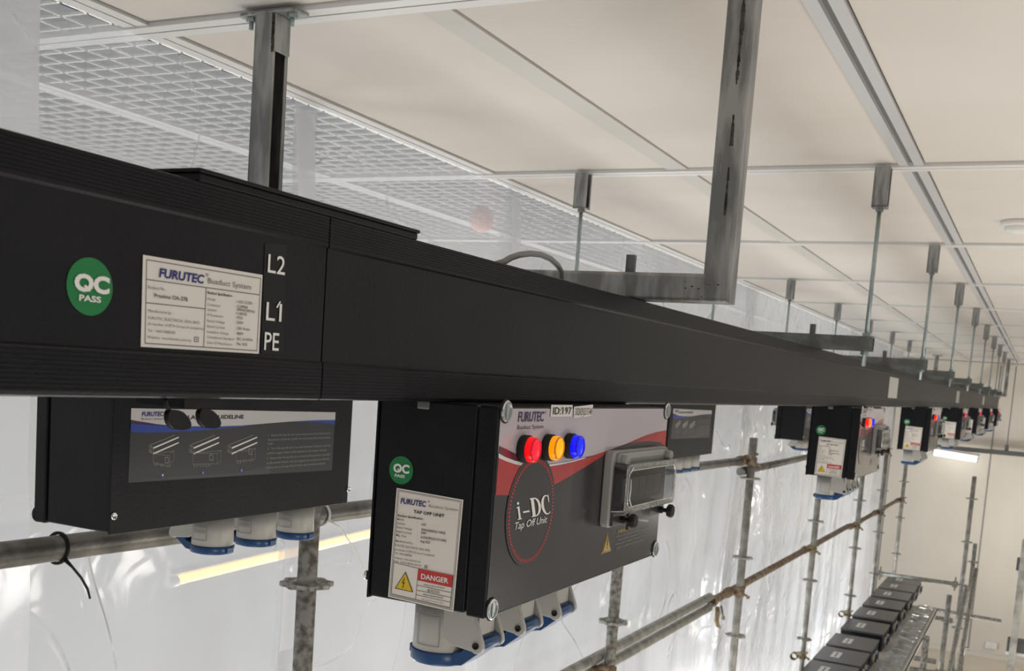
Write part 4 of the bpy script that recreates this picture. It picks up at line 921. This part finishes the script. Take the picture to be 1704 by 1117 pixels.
# open clamp jaw dangling from the brown tube
t = thing('open_clamp', 'open rusty clamp jaw dangling under the brown tube', 'pipe clamp', (9.72, 2.55, -2.28))
mb = MB(); mb.lathe([(0.041, -0.03), (0.054, -0.03), (0.054, 0.03), (0.041, 0.03)], lambda a, b, h: (9.72 + h, 2.585 + a, -2.03 + b), 'brass_rust', 24); build('collar', mb, t)
mb = MB(); mb.path([(9.66, 2.52, -2.07), (9.62, 2.50, -2.12), (9.60, 2.50, -2.18), (9.62, 2.49, -2.23), (9.68, 2.48, -2.265)], [0.022, 0.024, 0.022, 0.018, 0.010], 'brass_rust', 8); build('jaw', mb, t)
mb = MB(); mb.tube((9.80, 2.52, -2.08), (9.84, 2.50, -2.20), 0.010, 'rust', 8); nut(mb, 9.84, 2.50, -2.215, 0.018, 0.03, 'rust'); build('swing_bolt', mb, t)
# zip ties
t = thing('cable_tie', 'black cable tie round the near scaffold tube with its tail hanging', 'cable tie', (2.20, 2.545, -0.80))
f = lambda q: (2.205 + 0.006 * math.sin(q), 2.585 + 0.0455 * math.cos(q), -0.6245 + 0.0455 * math.sin(q))
mb = MB(); mb.path([f(2 * math.pi * i / 24) for i in range(24)], 0.0055, 'rubber', 6, closed=True); build('loop', mb, t)
mb = MB(); mb.path([(2.195, 2.54, -0.652), (2.212, 2.528, -0.675), (2.24, 2.522, -0.71), (2.262, 2.518, -0.748), (2.27, 2.515, -0.778)], [0.007, 0.004, 0.004, 0.004, 0.0035], 'rubber', 6); build('tail', mb, t)
t = thing('cable_tie', 'white cable tie with a long thin tail right of the nearest pole', 'cable tie', (3.55, 2.56, -0.95))
f = lambda q: (3.50 + 0.006 * math.sin(q), 2.585 + 0.0455 * math.cos(q), -0.640 + 0.0455 * math.sin(q))
mb = MB(); mb.path([f(2 * math.pi * i / 24) for i in range(24)], 0.0055, 'white_plastic', 6, closed=True); build('loop', mb, t)
mb = MB(); mb.path([(3.49, 2.54, -0.655), (3.56, 2.53, -0.69), (3.66, 2.53, -0.78), (3.76, 2.53, -0.90), (3.80, 2.53, -0.96)], 0.0035, 'white_plastic', 6); build('tail', mb, t)

# deck, wrap and the boxes waiting on it
ZD = -3.88
t = thing('scaffold_deck', 'perforated steel scaffold deck under the row of black boxes', 'scaffold deck', (17.2, 1.9, ZD - 0.08))
for y0, y1 in ((1.34, 1.60), (1.615, 1.98), (1.995, 2.40)):
    mb = MB(); mb.box(12.0, 21.2, y0, y1, ZD - 0.02, ZD, 'deck'); mb.box(12.0, 21.2, y0, y0 + 0.012, ZD - 0.08, ZD, 'deck'); mb.box(12.0, 21.2, y1 - 0.012, y1, ZD - 0.08, ZD, 'deck')
    if y0 < 1.5:
        x = 12.1
        while x < 21.1:
            for y in (1.40, 1.47, 1.54): mb.add([(x, y - 0.014, ZD + 0.0006), (x + 0.05, y - 0.014, ZD + 0.0006), (x + 0.05, y + 0.014, ZD + 0.0006), (x, y + 0.014, ZD + 0.0006)], [(0, 1, 2, 3)], 'gap_grey')
            x += 0.12
    build('plank', mb, t)
vs = []; fs = []; nx, ny = 220, 12
for i in range(nx + 1):
    for j in range(ny + 1):
        x = 12.2 + 8.9 * i / nx; y = 1.40 + 0.28 * j / ny
        vs.append((x, y, ZD + 0.035 + 0.03 * noise.noise(Vector((x * 5, y * 6, 3))) + (0.02 if i % 2 else 0)))
for i in range(nx):
    for j in range(ny): fs.append((i * (ny + 1) + j, (i + 1) * (ny + 1) + j, (i + 1) * (ny + 1) + j + 1, i * (ny + 1) + j + 1))
solo('plastic_wrap', MB().add(vs, fs, 'bubble_wrap', True), 'strip of glinting clear wrap lying along the deck beside the boxes', 'plastic wrap')
def black_box(x, label, w=0.84):
    t = thing('equipment_box', label, 'black box', (x, 2.10, ZD), 'black boxes on the scaffold deck')
    zt = -3.60
    build('body', MB().box(x - w / 2, x + w / 2, 1.80, 2.42, ZD, zt - 0.03, 'box_black'), t, 0.006)
    build('lid', MB().box(x - w / 2 - 0.006, x + w / 2 + 0.006, 1.79, 2.425, zt - 0.03, zt, 'box_top'), t, 0.005)
    mb = MB(); mb.box(x - 0.17, x + 0.17, 2.12, 2.24, zt, zt + 0.002, 'paper'); mb.box(x - 0.13, x + 0.13, 2.17, 2.19, zt + 0.002, zt + 0.003, 'ink_grey'); build('label', mb, t)['label'] = 'white label'
    for dx, m in ((-0.22, 'sock_grey'), (0.02, 'sock_grey')):
        mb = MB(); mb.lathe([(0.0, 0.0), (0.060, 0.0), (0.062, 0.05), (0, 0.05)], lambda a, b, h: (x + dx + a, 1.80 - h, zt - 0.135 + b), m, 20); s = build('socket_outlet', mb, t)
        mb = MB(); mb.lathe([(0.0, 0.051), (0.063, 0.050), (0.063, 0.062), (0, 0.062)], lambda a, b, h: (x + dx + a, 1.80 - h, zt - 0.135 + b), 'sock_blue' if dx > 0 else 'dark', 20); build('flip_lid', mb, s)
    return t
bx = black_box(22.3, 'farthest black box at the end of the deck under the cross tube')
ordn = ['second', 'third', 'fourth', 'fifth', 'sixth', 'seventh', 'eighth', 'ninth', 'tenth']
for x, o in zip((21.42, 20.46, 19.45, 18.38, 17.25, 15.98, 15.0, 14.06, 13.1), ordn):
    dup(bx, (x, 2.10, ZD), o + ' black box from the far end of the row on the deck')

# galvanised strut upright with its two brackets at the right edge of the view
t = thing('strut_upright', 'galvanised upright at the right edge with two dark bracket boxes', 'upright', (11.6, 0.005, ZF))
mb = MB(); channel(mb, lambda p, q, a: (11.6 + p, 0.0 - q, a), ZF, -1.30, 0.066, 'galv'); build('upright', mb, t)
for z in (-1.62, -2.45):
    mb = MB(); mb.box(11.635, 11.9, -0.12, 0.06, z, z + 0.10, 'trunk_grey'); b = build('bracket_box', mb, t, 0.004)
    build('box_base', MB().box(11.635, 11.9, -0.12, 0.062, z - 0.03, z, 'white_plastic'), b, 0.003)
